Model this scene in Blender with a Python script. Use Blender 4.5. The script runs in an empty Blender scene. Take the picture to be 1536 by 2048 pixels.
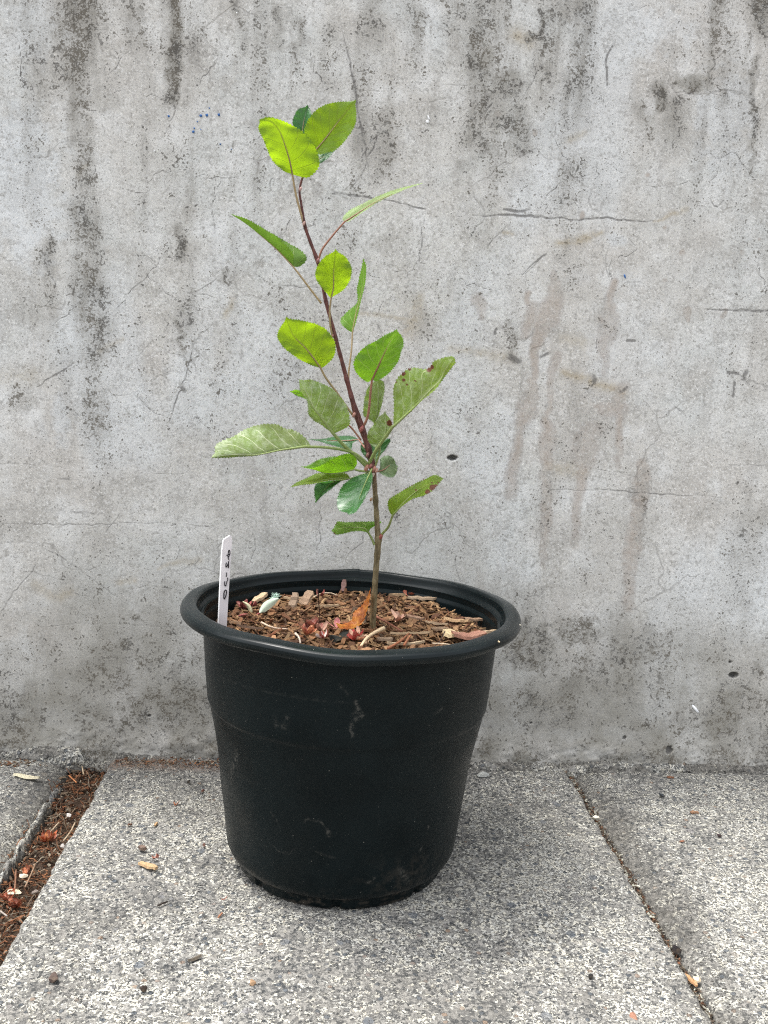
import bpy, math, random
import numpy as np

# ------------------------------------------------------------------ camera, sky, sun, exposure
S = bpy.context.scene
R = math.radians
F_PX, PITCH, YAW, ROLL = 1913.1, 0.150249, 0.058824, -0.043156
CAM = np.array([-0.024872, -0.941454, 0.507865])
_cy, _sy, _cp, _sp = math.cos(YAW), math.sin(YAW), math.cos(PITCH), math.sin(PITCH)
FWD = np.array([_sy*_cp, _cy*_cp, -_sp]); _r = np.array([_cy, -_sy, 0.0]); _u = np.cross(_r, FWD)
RGT = math.cos(ROLL)*_r - math.sin(ROLL)*_u
UPV = math.sin(ROLL)*_r + math.cos(ROLL)*_u
from mathutils import Matrix, Vector
cd = bpy.data.cameras.new('camera'); cam = bpy.data.objects.new('camera', cd); S.collection.objects.link(cam)
cd.sensor_fit = 'VERTICAL'; cd.sensor_height = 24.0; cd.lens = F_PX/2048*24.0
cd.clip_start = 0.02; cd.clip_end = 200
m = Matrix.Identity(4)
for i in range(3):
    m[i][0], m[i][1], m[i][2], m[i][3] = RGT[i], UPV[i], -FWD[i], CAM[i]
cam.matrix_world = m
S.camera = cam

SUN_EL, SUN_AZ = R(70), R(16)                       # sun high on the left, a little behind the wall
sdir = Vector((-math.cos(SUN_EL)*math.cos(SUN_AZ), math.cos(SUN_EL)*math.sin(SUN_AZ), math.sin(SUN_EL)))
w = bpy.data.worlds.new('World'); S.world = w; w.use_nodes = True
nt = w.node_tree; bg = nt.nodes['Background']
sky = nt.nodes.new('ShaderNodeTexSky'); sky.sky_type = 'NISHITA'; sky.sun_disc = False
sky.sun_elevation = SUN_EL; sky.sun_rotation = math.atan2(sdir.x, sdir.y)
sky.air_density = 1.0; sky.dust_density = 5.0; sky.ozone_density = 1.0
hz = nt.nodes.new('ShaderNodeHueSaturation'); hz.inputs['Saturation'].default_value = .20; nt.links.new(sky.outputs[0], hz.inputs['Color']); nt.links.new(hz.outputs[0], bg.inputs[0])   # thin white cloud veils the blue
bg.inputs[1].default_value = 0.15
sl = bpy.data.lights.new('sun', 'SUN'); sl.energy = 0.7; sl.angle = R(6.0); sl.color = (1.0, 0.965, 0.90)
so = bpy.data.objects.new('sun', sl); S.collection.objects.link(so)
so.rotation_euler = sdir.to_track_quat('Z', 'Y').to_euler(); so.location = (-1, .5, 3)
vs = S.view_settings
vs.view_transform = 'Standard'; vs.look = 'None'; vs.gamma = 1; vs.use_curve_mapping = False
vs.exposure = 1.68
S.cycles.max_bounces = 8; S.cycles.diffuse_bounces = 4; S.cycles.transmission_bounces = 6
S.cycles.use_denoising = False; S.cycles.filter_width = 1.15

COL = S.collection
WALL_Y = 0.236
rng = np.random.default_rng(7); random.seed(7)

# ------------------------------------------------------------------ helpers
def ray(x, y):
    return FWD + RGT*((x-768)/F_PX) - UPV*((y-1024)/F_PX)
def at_y(x, y, Y):                                    # the point of the place seen at (x, y) that stands at depth Y
    d = ray(x, y); return CAM + d*((Y-CAM[1])/d[1])
def at_z(x, y, Z=0.0):
    d = ray(x, y); return CAM + d*((Z-CAM[2])/d[2])
def wall_pt(x, y):
    p = at_y(x, y, WALL_Y); return (p[0], p[2])

def setp(o, label=None, cat=None, group=None, kind=None):
    if label: o['label'] = label
    if cat: o['category'] = cat
    if group: o['group'] = group
    if kind: o['kind'] = kind
    return o
def empty(name, loc=(0, 0, 0)):
    o = bpy.data.objects.new(name, None); COL.objects.link(o); o.location = loc; o.empty_display_size = .02
    return o
def mesh(name, V, Fq, mat, parent=None, smooth=True, attrs=None, uv=None, cols=None):
    """V (n,3); Fq list/array of faces (tris or quads)."""
    me = bpy.data.meshes.new(name)
    V = np.asarray(V, dtype=np.float32)
    if isinstance(Fq, np.ndarray):
        k = Fq.shape[1]; nf = len(Fq)
        me.vertices.add(len(V)); me.vertices.foreach_set('co', V.ravel())
        me.loops.add(nf*k); me.loops.foreach_set('vertex_index', Fq.astype(np.int32).ravel())
        me.polygons.add(nf); me.polygons.foreach_set('loop_start', np.arange(0, nf*k, k, dtype=np.int32))
        try: me.polygons.foreach_set('loop_total', np.full(nf, k, dtype=np.int32))
        except Exception: pass
        me.update(calc_edges=True)
    else:
        me.from_pydata(V.tolist(), [], [list(map(int, f)) for f in Fq]); me.update()
    if smooth: me.polygons.foreach_set('use_smooth', np.ones(len(me.polygons), dtype=bool))
    if attrs:
        for an, arr in attrs.items():
            a = me.color_attributes.new(an, 'FLOAT_COLOR', 'POINT')
            a.data.foreach_set('color', np.asarray(arr, dtype=np.float32).ravel())
    if uv is not None:
        ul = me.uv_layers.new(name='uv'); li = np.zeros(len(me.loops), dtype=np.int32)
        me.loops.foreach_get('vertex_index', li)
        ul.data.foreach_set('uv', np.asarray(uv, dtype=np.float32)[li].ravel())
    if mat: me.materials.append(mat)
    o = bpy.data.objects.new(name, me); COL.objects.link(o)
    if parent: o.parent = parent
    return o
def grid_faces(nr, nc, wrap=False):
    r = np.arange(nr-1)[:, None]; c = np.arange(nc if wrap else nc-1)[None, :]
    a = r*nc+c; b = r*nc+(c+1) % nc; cc = (r+1)*nc+(c+1) % nc; d = (r+1)*nc+c
    return np.stack([a, b, cc, d], -1).reshape(-1, 4)

# value noise on a hashed lattice
def _hash(ix, iy, seed):
    h = (ix.astype(np.int64)*374761393 + iy.astype(np.int64)*668265263 + seed*1442695041) & 0xffffffff
    h = ((h ^ (h >> 13))*1274126177) & 0xffffffff
    return ((h ^ (h >> 16)) & 0xffff)/65535.0
def vnoise(x, y, seed=0):
    x = np.asarray(x, float); y = np.asarray(y, float)
    ix = np.floor(x); iy = np.floor(y); fx = x-ix; fy = y-iy
    fx = fx*fx*(3-2*fx); fy = fy*fy*(3-2*fy)
    a = _hash(ix, iy, seed); b = _hash(ix+1, iy, seed); c = _hash(ix, iy+1, seed); d = _hash(ix+1, iy+1, seed)
    return a+(b-a)*fx+(c-a)*fy+(a-b-c+d)*fx*fy
def fbm(x, y, sx, sy=None, octs=4, seed=0, gain=.55):
    sy = sx if sy is None else sy
    s = 0; amp = 1; t = 0
    for k in range(octs):
        s = s+amp*vnoise(x*sx*2**k+17.3*k, y*sy*2**k-9.1*k, seed+k*31); t += amp; amp *= gain
    return s/t
def sstep(a, b, x):
    t = np.clip((x-a)/(b-a), 0, 1); return t*t*(3-2*t)
def catmull(P, n):
    P = np.asarray(P, float)
    if len(P) == 2:
        t = np.linspace(0, 1, n)[:, None]; return P[0]*(1-t)+P[1]*t
    Q = np.vstack([2*P[0]-P[1], P, 2*P[-1]-P[-2]])
    seg = np.linalg.norm(np.diff(P, axis=0), axis=1); cum = np.r_[0, np.cumsum(seg)]
    s = np.linspace(0, cum[-1], n); k = np.clip(np.searchsorted(cum, s, side='right')-1, 0, len(P)-2)
    t = ((s-cum[k])/np.maximum(seg[k], 1e-9))[:, None]
    p0, p1, p2, p3 = Q[k], Q[k+1], Q[k+2], Q[k+3]
    return .5*((2*p1)+(-p0+p2)*t+(2*p0-5*p1+4*p2-p3)*t*t+(-p0+3*p1-3*p2+p3)*t**3)
def tube_mesh(P, rad, nseg=8, cap=True):
    P = np.asarray(P, float); n = len(P); rad = np.broadcast_to(rad, (n,))
    T = np.gradient(P, axis=0); T /= np.linalg.norm(T, axis=1)[:, None]+1e-12
    ref = np.array([0, 1, 0.]) if abs(T[0][1]) < .8 else np.array([1., 0, 0])
    V = []
    for i in range(n):
        a = np.cross(T[i], ref); a /= np.linalg.norm(a)+1e-12; b = np.cross(T[i], a); ref = np.cross(a, T[i]) if False else ref
        th = np.linspace(0, 2*np.pi, nseg, endpoint=False)
        V.append(P[i]+rad[i]*(np.cos(th)[:, None]*a+np.sin(th)[:, None]*b))
    V = np.vstack(V); Fq = grid_faces(n, nseg, True)
    if cap:
        V = np.vstack([V, P[0], P[-1]]); c0, c1 = len(V)-2, len(V)-1
        ex = [[c0, (j+1) % nseg, j, j] for j in range(nseg)]+[[c1, (n-1)*nseg+j, (n-1)*nseg+(j+1) % nseg, (n-1)*nseg+(j+1) % nseg] for j in range(nseg)]
        tri = [f[:3] for f in ex]
        return V, Fq.tolist()+tri
    return V, Fq.tolist()

# ------------------------------------------------------------------ node material kit
class NM:
    def __init__(s, name):
        s.m = bpy.data.materials.new(name); s.m.use_nodes = True; s.t = s.m.node_tree
        s.b = s.t.nodes['Principled BSDF']; s.out = s.t.nodes['Material Output']
    def n(s, ty, **kw):
        x = s.t.nodes.new(ty)
        for k, v in kw.items(): setattr(x, k, v)
        return x
    def l(s, a, b): s.t.links.new(a, b)
    def val(s, sock, v):
        if hasattr(v, 'is_linked') or isinstance(v, bpy.types.NodeSocket): s.l(v, sock)
        else: sock.default_value = v
    def coord(s, kind='Object', scale=None):
        c = s.n('ShaderNodeTexCoord').outputs[kind]
        if scale is not None:
            mp = s.n('ShaderNodeMapping'); s.l(c, mp.inputs[0]); mp.inputs['Scale'].default_value = scale; c = mp.outputs[0]
        return c
    def noise(s, co, scale, detail=3, rough=.55, dist=0):
        x = s.n('ShaderNodeTexNoise'); s.l(co, x.inputs['Vector']); x.inputs['Scale'].default_value = scale
        x.inputs['Detail'].default_value = detail; x.inputs['Roughness'].default_value = rough; x.inputs['Distortion'].default_value = dist
        return x.outputs['Fac']
    def noisec(s, co, scale, detail=3):
        x = s.n('ShaderNodeTexNoise'); s.l(co, x.inputs['Vector']); x.inputs['Scale'].default_value = scale
        x.inputs['Detail'].default_value = detail; return x.outputs['Color']
    def vor(s, co, scale, feature='F1', rand=1.0):
        x = s.n('ShaderNodeTexVoronoi', feature=feature); s.l(co, x.inputs['Vector']); x.inputs['Scale'].default_value = scale
        x.inputs['Randomness'].default_value = rand
        return x
    def math(s, op, a, b=0.0, c=None, clamp=False):
        x = s.n('ShaderNodeMath', operation=op, use_clamp=clamp); s.val(x.inputs[0], a); s.val(x.inputs[1], b)
        if c is not None: s.val(x.inputs[2], c)
        return x.outputs[0]
    def ss(s, a, b, v, to0=0.0, to1=1.0):
        x = s.n('ShaderNodeMapRange', interpolation_type='SMOOTHSTEP'); s.val(x.inputs[0], v)
        x.inputs[1].default_value = a; x.inputs[2].default_value = b; x.inputs[3].default_value = to0; x.inputs[4].default_value = to1
        return x.outputs[0]
    def mix(s, f, a, b, mode='MIX'):
        x = s.n('ShaderNodeMix', data_type='RGBA', blend_type=mode); s.val(x.inputs[0], f)
        for i, v in ((6, a), (7, b)):
            if isinstance(v, tuple): x.inputs[i].default_value = (v+(1,))[:4]
            else: s.l(v, x.inputs[i])
        return x.outputs[2]
    def ramp(s, f, stops):
        x = s.n('ShaderNodeValToRGB'); s.val(x.inputs[0], f); e = x.color_ramp.elements
        while len(e) < len(stops): e.new(.5)
        for k, (p, c) in enumerate(stops): e[k].position = p; e[k].color = (c+(1,))[:4]
        return x.outputs[0]
    def attr(s, name):
        x = s.n('ShaderNodeAttribute', attribute_name=name); return x
    def sep(s, c):
        x = s.n('ShaderNodeSeparateColor'); s.l(c, x.inputs[0]); return x.outputs
    def sxyz(s, c):
        x = s.n('ShaderNodeSeparateXYZ'); s.l(c, x.inputs[0]); return x.outputs
    def bump(s, h, strength=.4, dist=.001, nrm=None):
        x = s.n('ShaderNodeBump'); s.l(h, x.inputs['Height']); x.inputs['Strength'].default_value = strength; x.inputs['Distance'].default_value = dist
        if nrm is not None: s.l(nrm, x.inputs['Normal'])
        return x.outputs[0]
    def set(s, base=None, rough=None, nrm=None, spec=None):
        if base is not None: s.val(s.b.inputs['Base Color'], (base+(1,))[:4] if isinstance(base, tuple) else base)
        if rough is not None: s.val(s.b.inputs['Roughness'], rough)
        if nrm is not None: s.l(nrm, s.b.inputs['Normal'])
        if spec is not None: s.b.inputs['Specular IOR Level'].default_value = spec
        return s.m

# ------------------------------------------------------------------ wall material
def wall_material():
    k = NM('weathered_concrete'); co = k.coord('Object')
    A = k.sep(k.attr('marks').outputs['Color']); T = k.sep(k.attr('tints').outputs['Color'])
    grime, drip, line = A[0], A[1], A[2]
    tan, pale, olive = T[0], T[1], T[2]
    big = k.noise(co, 5, 4, .6); med = k.noise(co, 22, 5, .6)
    fine = k.noise(co, 330, 2, .6); fine2 = k.noise(co, 150, 5, .75); grain = k.noise(co, 800, 2, .6)
    vert = k.noise(k.coord('Object', (1, 1, .22)), 46, 5, .7); cloud = k.noise(k.coord('Object', (1, 1, .6)), 13, 4, .6)
    base = k.ramp(big, [(.30, (.505, .485, .455)), (.48, (.55, .543, .518)), (.62, (.54, .552, .54)), (.75, (.515, .50, .472))])
    base = k.mix(k.ss(.48, .66, med, 0, .8), base, (.63, .635, .625)); base = k.mix(k.ss(.34, .48, med, .55, 0), base, (.40, .388, .362))
    base = k.mix(k.ss(.32, .52, vert, .42, 0), base, (.36, .35, .33)); base = k.mix(k.ss(.36, .52, cloud, .30, 0), base, (.43, .415, .385))
    base = k.mix(k.math('MULTIPLY', pale, .55), base, (.62, .655, .68))
    # grain: crisp dark and pale flecks all over
    base = k.mix(k.ss(.36, .50, fine2, .52, 0.0), base, (.27, .262, .245))
    base = k.mix(k.ss(.33, .43, fine, .50, 0.0), base, (.22, .21, .19))
    base = k.mix(k.ss(.57, .66, fine, 0.0, .65), base, (.74, .74, .725))
    # olive and brown films
    base = k.mix(k.math('MULTIPLY', olive, k.ss(.3, .62, med, .45, .95)), base, (.265, .255, .225))
    base = k.mix(k.math('MULTIPLY', tan, k.ss(.35, .6, fine2, .25, .75)), base, (.33, .265, .16))
    # drips: thin brown film with a darker dried rim
    rim = k.math('MULTIPLY', k.ss(.10, .28, drip), k.ss(.30, .55, drip, 1, 0))
    base = k.mix(k.math('MULTIPLY', k.ss(.10, .7, drip), k.ss(.40, .60, k.math('ADD', k.math('MULTIPLY', fine2, .5), k.math('MULTIPLY', med, .5)), .25, .72)), base, (.33, .275, .23))
    base = k.mix(k.math('MULTIPLY', rim, k.ss(.38, .56, fine2, .0, .30)), base, (.19, .145, .12))
    # dark lichen specks, denser where grime is
    f = k.math('ADD', k.math('MULTIPLY', fine, .55), k.math('MULTIPLY', fine2, .45))
    f = k.math('ADD', f, k.math('MULTIPLY', k.math('SUBTRACT', k.noise(co, 45, 4, .7), .5), .30))
    f = k.math('ADD', f, k.math('MULTIPLY', grime, .135))
    spk = k.ss(.595, .68, f)
    film = k.math('MULTIPLY', k.ss(.12, 1.1, grime), k.ss(.36, .62, vert, .68, .28))
    base = k.mix(film, base, (.225, .215, .19))
    base = k.mix(k.math('MULTIPLY', spk, .85), base, k.mix(k.ss(.4, .6, med), (.060, .055, .048), (.095, .082, .062)))
    base = k.mix(k.math('MULTIPLY', k.ss(.3, .9, grime), k.ss(.58, .66, fine, 0.0, .45)), base, (.55, .55, .53))
    # pores
    v = k.vor(co, 120); pore = k.math('MULTIPLY', k.ss(.06, .12, v.outputs['Distance'], 1, 0), k.ss(.80, .84, k.sep(v.outputs['Color'])[0]))
    v2 = k.vor(co, 260); pore2 = k.math('MULTIPLY', k.ss(.10, .17, v2.outputs['Distance'], 1, 0), k.ss(.78, .84, k.sep(v2.outputs['Color'])[1]))
    pores = k.math('MAXIMUM', pore, pore2)
    base = k.mix(k.math('MULTIPLY', pores, .75), base, (.10, .085, .07))
    wv = k.vor(co, 90); wsp = k.math('MULTIPLY', k.ss(.03, .08, wv.outputs['Distance'], 1, 0), k.ss(.90, .92, k.sep(wv.outputs['Color'])[2]))
    base = k.mix(k.math('MULTIPLY', wsp, .7), base, (.72, .72, .70))
    # procedural hairline cracks besides the mapped ones
    wob = k.n('ShaderNodeVectorMath', operation='MULTIPLY_ADD'); k.l(k.noisec(co, 26, 3), wob.inputs[0]); wob.inputs[1].default_value = (.05, .05, .05); k.l(co, wob.inputs[2])
    cr = k.vor(wob.outputs[0], 7.5, 'DISTANCE_TO_EDGE').outputs['Distance']
    hair = k.math('MULTIPLY', k.ss(.004, .012, cr, 1, 0), k.ss(.52, .62, k.noise(co, 9, 2, .5)))
    base = k.mix(k.math('MULTIPLY', hair, .30), base, (.14, .13, .12))
    base = k.mix(k.math('MULTIPLY', k.ss(.08, .62, k.math('MULTIPLY', line, k.ss(.38, .58, fine2, .45, 1.2))), .78), base, (.13, .125, .12))
    h = k.math('ADD', k.math('MULTIPLY', fine, .5), k.math('MULTIPLY', fine2, .9))
    h = k.math('SUBTRACT', h, k.math('MULTIPLY', pores, 1.2)); h = k.math('SUBTRACT', h, k.math('MULTIPLY', line, .8))
    h = k.math('SUBTRACT', h, k.math('MULTIPLY', hair, .6)); h = k.math('ADD', h, k.math('MULTIPLY', grain, .25))
    return k.set(base, .93, k.bump(h, .55, .0009), .25)
M_WALL = wall_material()

# ------------------------------------------------------------------ the wall
def crop(ox, oy, s, pts): return [(ox+s*x, oy+s*y) for x, y in pts]
def P7(*p): return crop(0, 0, .3255, p)
def P2(*p): return crop(950, 0, .3815, p)
def P1(*p): return crop(450, 0, .3581, p)
def PB(*p): return crop(450, 350, .26042, p)
def PC(*p): return crop(540, 500, .19531, p)
def P8(*p): return crop(900, 500, .4141, p)
def P3(*p): return crop(0, 450, .3255, p)
def P4(*p): return crop(0, 950, .293, p)
def P5(*p): return crop(980, 1050, .362, p)

def build_wall():
    d = .0012
    xs = np.r_[-3.0, -2, -1.2, -.8, -.6, -.52, np.arange(-.47, .61, d), .66, .8, 1.2, 2, 3.0]
    zs = np.r_[-.05, -.02, np.arange(-.012, 1.0, d), 1.04, 1.10, 1.16]
    X, Z = np.meshgrid(xs, zs); Y = np.full_like(X, WALL_Y)
    Xf, Zf = X.ravel(), Z.ravel()
    y = (fbm(Xf, Zf, 4, octs=3, seed=3)-.5)*.006+(fbm(Xf, Zf, 40, octs=3, seed=4)-.5)*.0012
    marks = np.zeros((len(Xf), 4), np.float32); marks[:, 3] = 1; tints = marks.copy()
    x0, z0 = xs[6], zs[2]; nc = len(xs)
    def window(pts, pad):
        a = np.array(pts); xa, xb = a[:, 0].min()-pad, a[:, 0].max()+pad; za, zb = a[:, 1].min()-pad, a[:, 1].max()+pad
        c0, c1 = np.searchsorted(xs, xa), np.searchsorted(xs, xb); r0, r1 = np.searchsorted(zs, za), np.searchsorted(zs, zb)
        if c1 <= c0 or r1 <= r0: return None
        rr, cc = np.meshgrid(np.arange(r0, r1), np.arange(c0, c1), indexing='ij'); return (rr*nc+cc).ravel()
    def stroke(buf, ch, pxs, wpx, inten, jit=0.0, soft=1.0, n=None, flat=False):
        pts = np.array([wall_pt(*p) for p in pxs]); L = np.linalg.norm(np.diff(pts, axis=0), axis=1).sum()
        n = n or max(4, int(L/.004)); C = catmull(pts, n)
        if jit:
            C = C+(np.c_[vnoise(np.arange(n)*.6, np.full(n, 3.), int(pxs[0][0])), vnoise(np.arange(n)*.6, np.full(n, 9.), int(pxs[0][1]))]-.5)*jit
        wd = np.interp(np.linspace(0, 1, n), np.linspace(0, 1, np.size(wpx)), np.atleast_1d(wpx))*.00061*.5
        it = np.interp(np.linspace(0, 1, n), np.linspace(0, 1, np.size(inten)), np.atleast_1d(inten))
        for i in range(n-1):
            a, b = C[i], C[i+1]; ww = (wd[i]+wd[i+1])/2; idx = window([a, b], ww*3+.002)
            if idx is None or len(idx) == 0: continue
            px = Xf[idx]-a[0]; pz = Zf[idx]-a[1]; dx, dz = b-a; ll = dx*dx+dz*dz+1e-12
            t = np.clip((px*dx+pz*dz)/ll, 0, 1); dist = np.hypot(px-t*dx, pz-t*dz)
            v = (1-sstep(ww*.55, ww*1.25, dist)) if flat else np.exp(-(dist/(ww*soft))**2)
            buf[idx, ch] = np.maximum(buf[idx, ch], v*it[i])
    def blob(buf, ch, x, yy, rx, ry, inten, rag=.5):
        c = wall_pt(x, yy); rx *= .00061; ry *= .00061; idx = window([c], max(rx, ry)*2.2)
        if idx is None: return
        q = np.hypot((Xf[idx]-c[0])/rx, (Zf[idx]-c[1])/ry)+(fbm(Xf[idx], Zf[idx], 90, octs=3, seed=int(x))-.5)*2*rag
        buf[idx, ch] = np.maximum(buf[idx, ch], (1-sstep(.55, 1.35, q))*inten)
    # grime: rain streaks from the top, a dark foot, patches
    g = np.zeros(len(Xf))
    ZT = 1.0
    st = fbm(Xf, Zf, 34, 2.2, octs=5, seed=11); sp = fbm(Xf, Zf, 16, 9, octs=4, seed=12)
    g += sstep(.46, .74, st)*sstep(.20, .95, Zf)*.62
    g += sstep(.48, .80, sp)*.40
    low = 1-sstep(.04, .36, Zf+(fbm(Xf, Zf, 9, octs=3, seed=13)-.5)*.30)
    g += low*(.40+.62*sstep(.30, .70, fbm(Xf, Zf, 20, 15, octs=5, seed=14, gain=.65)))*.85
    grime = g.astype(np.float32)
    marks[:, 0] = np.clip(grime, 0, 1.2)
    S_ = [((148, -20), (146, 60), (150, 175)), 95, (.95, 1.0, .75), ((120, 60), (130, 190)), 130, (.5, .35),
          ((80, 60), (82, 200)), 46, (.55, .5), ((158, 160), (160, 290), (168, 420)), 40, (.9, 1.05, .8),
          ((170, 420), (178, 560), (192, 720)), 58, (.75, 1.0, .7), ((186, 700), (196, 880), (205, 960)), 56, (.6, .7, .3),
          ((352, -10), (348, 90), (352, 205)), 26, (.9, 1.1, 1.0), ((385, 20), (392, 170)), 40, (.55, .3),
          ((265, 30), (272, 90)), 60, (.7, .5), ((478, -10), (480, 130)), 22, (.8, .5), ((558, 20), (562, 120)), 22, (.7, .5),
          ((596, 40), (600, 170)), 24, (.75, .3), ((655, 60), (655, 170)), 30, (.5, .3), ((752, 0), (758, 110)), 40, (.6, .4),
          ((832, 10), (828, 130)), 36, (.8, .5), ((905, 0), (915, 90)), 40, (.6, .3), ((966, -10), (962, 120), (958, 290)), 50, (1.0, .95, .75),
          ((1085, 30), (1088, 190)), 12, (1.0, .6), ((1128, 0), (1125, 60)), 50, (.7, .3), ((1010, 150), (1045, 290)), 60, (.6, .8),
          ((1318, 180), (1328, 215)), 30, (1.0, .9), ((1345, 220), (1350, 290)), 50, (.7, .4), ((1285, 230), (1290, 270)), 40, (.6, .4),
          ((1510, 110), (1507, 220), (1502, 345)), 14, (.7, 1.0, .6), ((1452, 190), (1446, 300)), 24, (.6, .5), ((1520, 0), (1536, 48)), 50, (1.0, .9),
          ((100, 480), (96, 560), (112, 680)), 22, (.8, .6, .4), ((350, 460), (362, 510)), 20, (.9, .9), ((362, 640), (366, 700)), 12, (.8, .6),
          ((452, 540), (450, 570)), 14, (.9, .7), ((1020, 640), (1030, 720)), 20, (.5, .4), ((1290, 940), (1272, 1110)), 22, (.5, .4)]
    for i in range(0, len(S_), 3):
        b2 = np.zeros_like(marks); stroke(b2, 0, S_[i], S_[i+1]*1.2, S_[i+2], jit=.012); b2[:, 0] *= 1.3
        tex = .45+.9*fbm(Xf, Zf, 55, 25, octs=4, seed=50+i) if i % 6 == 0 else .5+.8*st
        marks[:, 0] = np.maximum(marks[:, 0], b2[:, 0]*tex)
    for b in ((1060, 75, 14, 10, 1.0), (1030, 170, 30, 22, .8), (835, 62, 14, 12, .9), (780, 310, 18, 12, .6), (925, 330, 20, 14, .6), (1320, 205, 16, 22, 1.0),
              (1385, 170, 34, 18, .8), (350, 195, 12, 18, 1.0), (190, 800, 24, 20, .8), (195, 835, 22, 12, .9), (60, 620, 30, 40, .5), (40, 800, 34, 30, .55),
              (270, 1235, 11, 8, 1.1), (1150, 1260, 60, 34, .9), (1060, 1290, 60, 60, .9), (1280, 1290, 80, 50, .75), (250, 1330, 90, 60, .7),
              (330, 1420, 90, 50, .9), (1420, 1430, 90, 40, .7), (1080, 1420, 70, 50, .8), (160, 1505, 60, 20, 1.1), (20, 1490, 60, 20, .8)):
        b2 = np.zeros_like(marks); blob(b2, 0, b[0], b[1], b[2], b[3], b[4], .6); marks[:, 0] = np.maximum(marks[:, 0], b2[:, 0])
    # brown drips
    for pts, wd, it in ((P8((500, 100), (510, 250), (470, 310)), (10, 22, 36), (.35, .8, .9)), (P8((395, 270), (380, 350), (350, 420)), (22, 26, 10), (.6, .7, .4)),
                        (P8((470, 310), (425, 430), (405, 560), (397, 670)), (34, 16, 11, 11), (1, .95, .95, .95)),
                        (P8((397, 670), (365, 780), (345, 860), (330, 960), (305, 1090), (285, 1190)), (14, 32, 12, 18, 22, 26), (.9, .95, .8, .8, .7, .45)),
                        (P8((505, 520), (480, 690), (470, 850), (475, 930), (470, 1010), (455, 1090), (465, 1210), (457, 1400), (445, 1540)), (20, 12, 10, 26, 16, 14, 20, 14, 12), (.5, .5, .7, .9, .7, .7, .7, .6, .3)),
                        (P8((700, 860), (665, 920), (650, 1000), (635, 1130), (612, 1260), (600, 1420)), (34, 42, 18, 18, 16, 20), (.45, .7, .7, .6, .5, .3)),
                        (P8((930, 1030), (925, 1120), (905, 1280), (885, 1440), (865, 1600), (855, 1720)), (16, 24, 18, 28, 20, 22), (1, .9, .7, .8, .6, .5)),
                        (P8((795, 150), (780, 200), (770, 300), (752, 420), (750, 600)), (12, 12, 40, 22, 14), (.9, .7, .5, .4, .3)),
                        (P8((845, 660), (820, 700), (822, 830), (815, 950), (812, 1050)), (14, 20, 12, 12, 16), (.9, .6, .8, .5, .3)),
                        (P8((690, 765), (740, 765), (810, 775)), (4, 18, 34), (.4, .6, .6)), (P8((370, 210), (368, 250)), 10, .8),
                        (P8((1145, 285), (1145, 330)), (14, 4), .9), (P8((140, 240), (150, 330)), (26, 10), (.6, .4)), (P8((1325, 285), (1328, 310)), 8, .7)):
        stroke(marks, 1, pts, np.atleast_1d(wd)*1.0, np.atleast_1d(it)*.9, jit=.006, soft=1.25)
    for b in ((1365, 505, 7, 6), (1295, 350, 6, 5), (1165, 430, 6, 9), (995, 227, 7, 7), (1070, 265, 5, 7), (1330, 455, 5, 4), (1520, 478, 4, 4), (1485, 505, 5, 5), (1330, 560, 5, 4)):
        blob(marks, 1, *b, .6, .2)
    # tan smears and olive films
    for pts, wd, it in ((P2((440, 1280), (560, 1250), (660, 1215)), (14, 20, 8), .9), (P2((940, 1160), (1040, 1120), (1110, 1100)), (4, 10, 10), .8),
                        (P2((490, 740), (580, 690)), (16, 10), .6), (P2((220, 180), (290, 220)), 30, .8), (P2((150, 1215), (200, 1222)), 8, .9),
                        (P8((0, 480), (160, 500), (300, 530)), (18, 18, 24), .55), (P8((540, 590), (690, 635), (840, 690)), (18, 22, 20), .8),
                        (P8((470, 1040), (540, 1060), (640, 1080)), (16, 36, 26), .55), (P8((550, 435), (640, 440)), 24, .4),
                        (P7((530, 1010), (470, 1080)), 6, .5), (P3((610, 780), (750, 700)), 10, .5), (P3((0, 930), (180, 920)), 40, .4), (P3((1430, 450), (1390, 560)), 14, .7),
                        (P4((240, 760), (380, 830), (480, 800)), 22, .55), (P4((1080, 640), (1200, 600), (1360, 585)), (6, 12, 16), .6), (P4((810, 730), (910, 730)), 14, .6),
                        (PC((900, 660), (1100, 660), (1300, 700), (1500, 715)), (8, 10, 8, 8), .7), (PC((1540, 480), (1480, 700), (1400, 850)), (16, 40, 30), .6)):
        stroke(tints, 0, pts, np.atleast_1d(wd), it, jit=.003)
    ol = (1-sstep(.02, .32, Zf+(fbm(Xf, Zf, 7, octs=3, seed=21)-.5)*.22))*sstep(.30, .66, fbm(Xf, Zf, 22, 12, octs=4, seed=22))
    tints[:, 2] = np.clip(ol*.75+low*.38, 0, 1)
    for b in ((175, 45, 20, 30, .5), (350, 60, 14, 30, .6), (210, 205, 30, 16, .4), (1390, 165, 40, 18, .6), (1010, 170, 40, 26, .5), (1330, 250, 40, 30, .3), (975, 120, 12, 30, .6)):
        blob(tints, 2, *b, .6)
    tints[:, 1] = sstep(.56, .72, fbm(Xf, Zf, 7, 4, octs=4, seed=30))*.8
    for b in ((40, 370, 90, 140, .9), (60, 60, 60, 60, .6), (1250, 60, 110, 50, .8), (1450, 240, 60, 90, .8), (1180, 175, 30, 14, .8), (125, 830, 20, 50, .9), (1235, 480, 26, 16, .9),
              (1250, 700, 70, 120, .4), (350, 1440, 50, 24, .7), (410, 1490, 60, 22, .8), (1180, 1470, 110, 14, .9), (1240, 1506, 160, 9, .9), (1010, 1450, 60, 20, .7), (30, 1330, 60, 60, .4)):
        blob(tints, 1, *b, .7)
    tints[:, 1] *= 1-.5*low.astype(np.float32)
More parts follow.
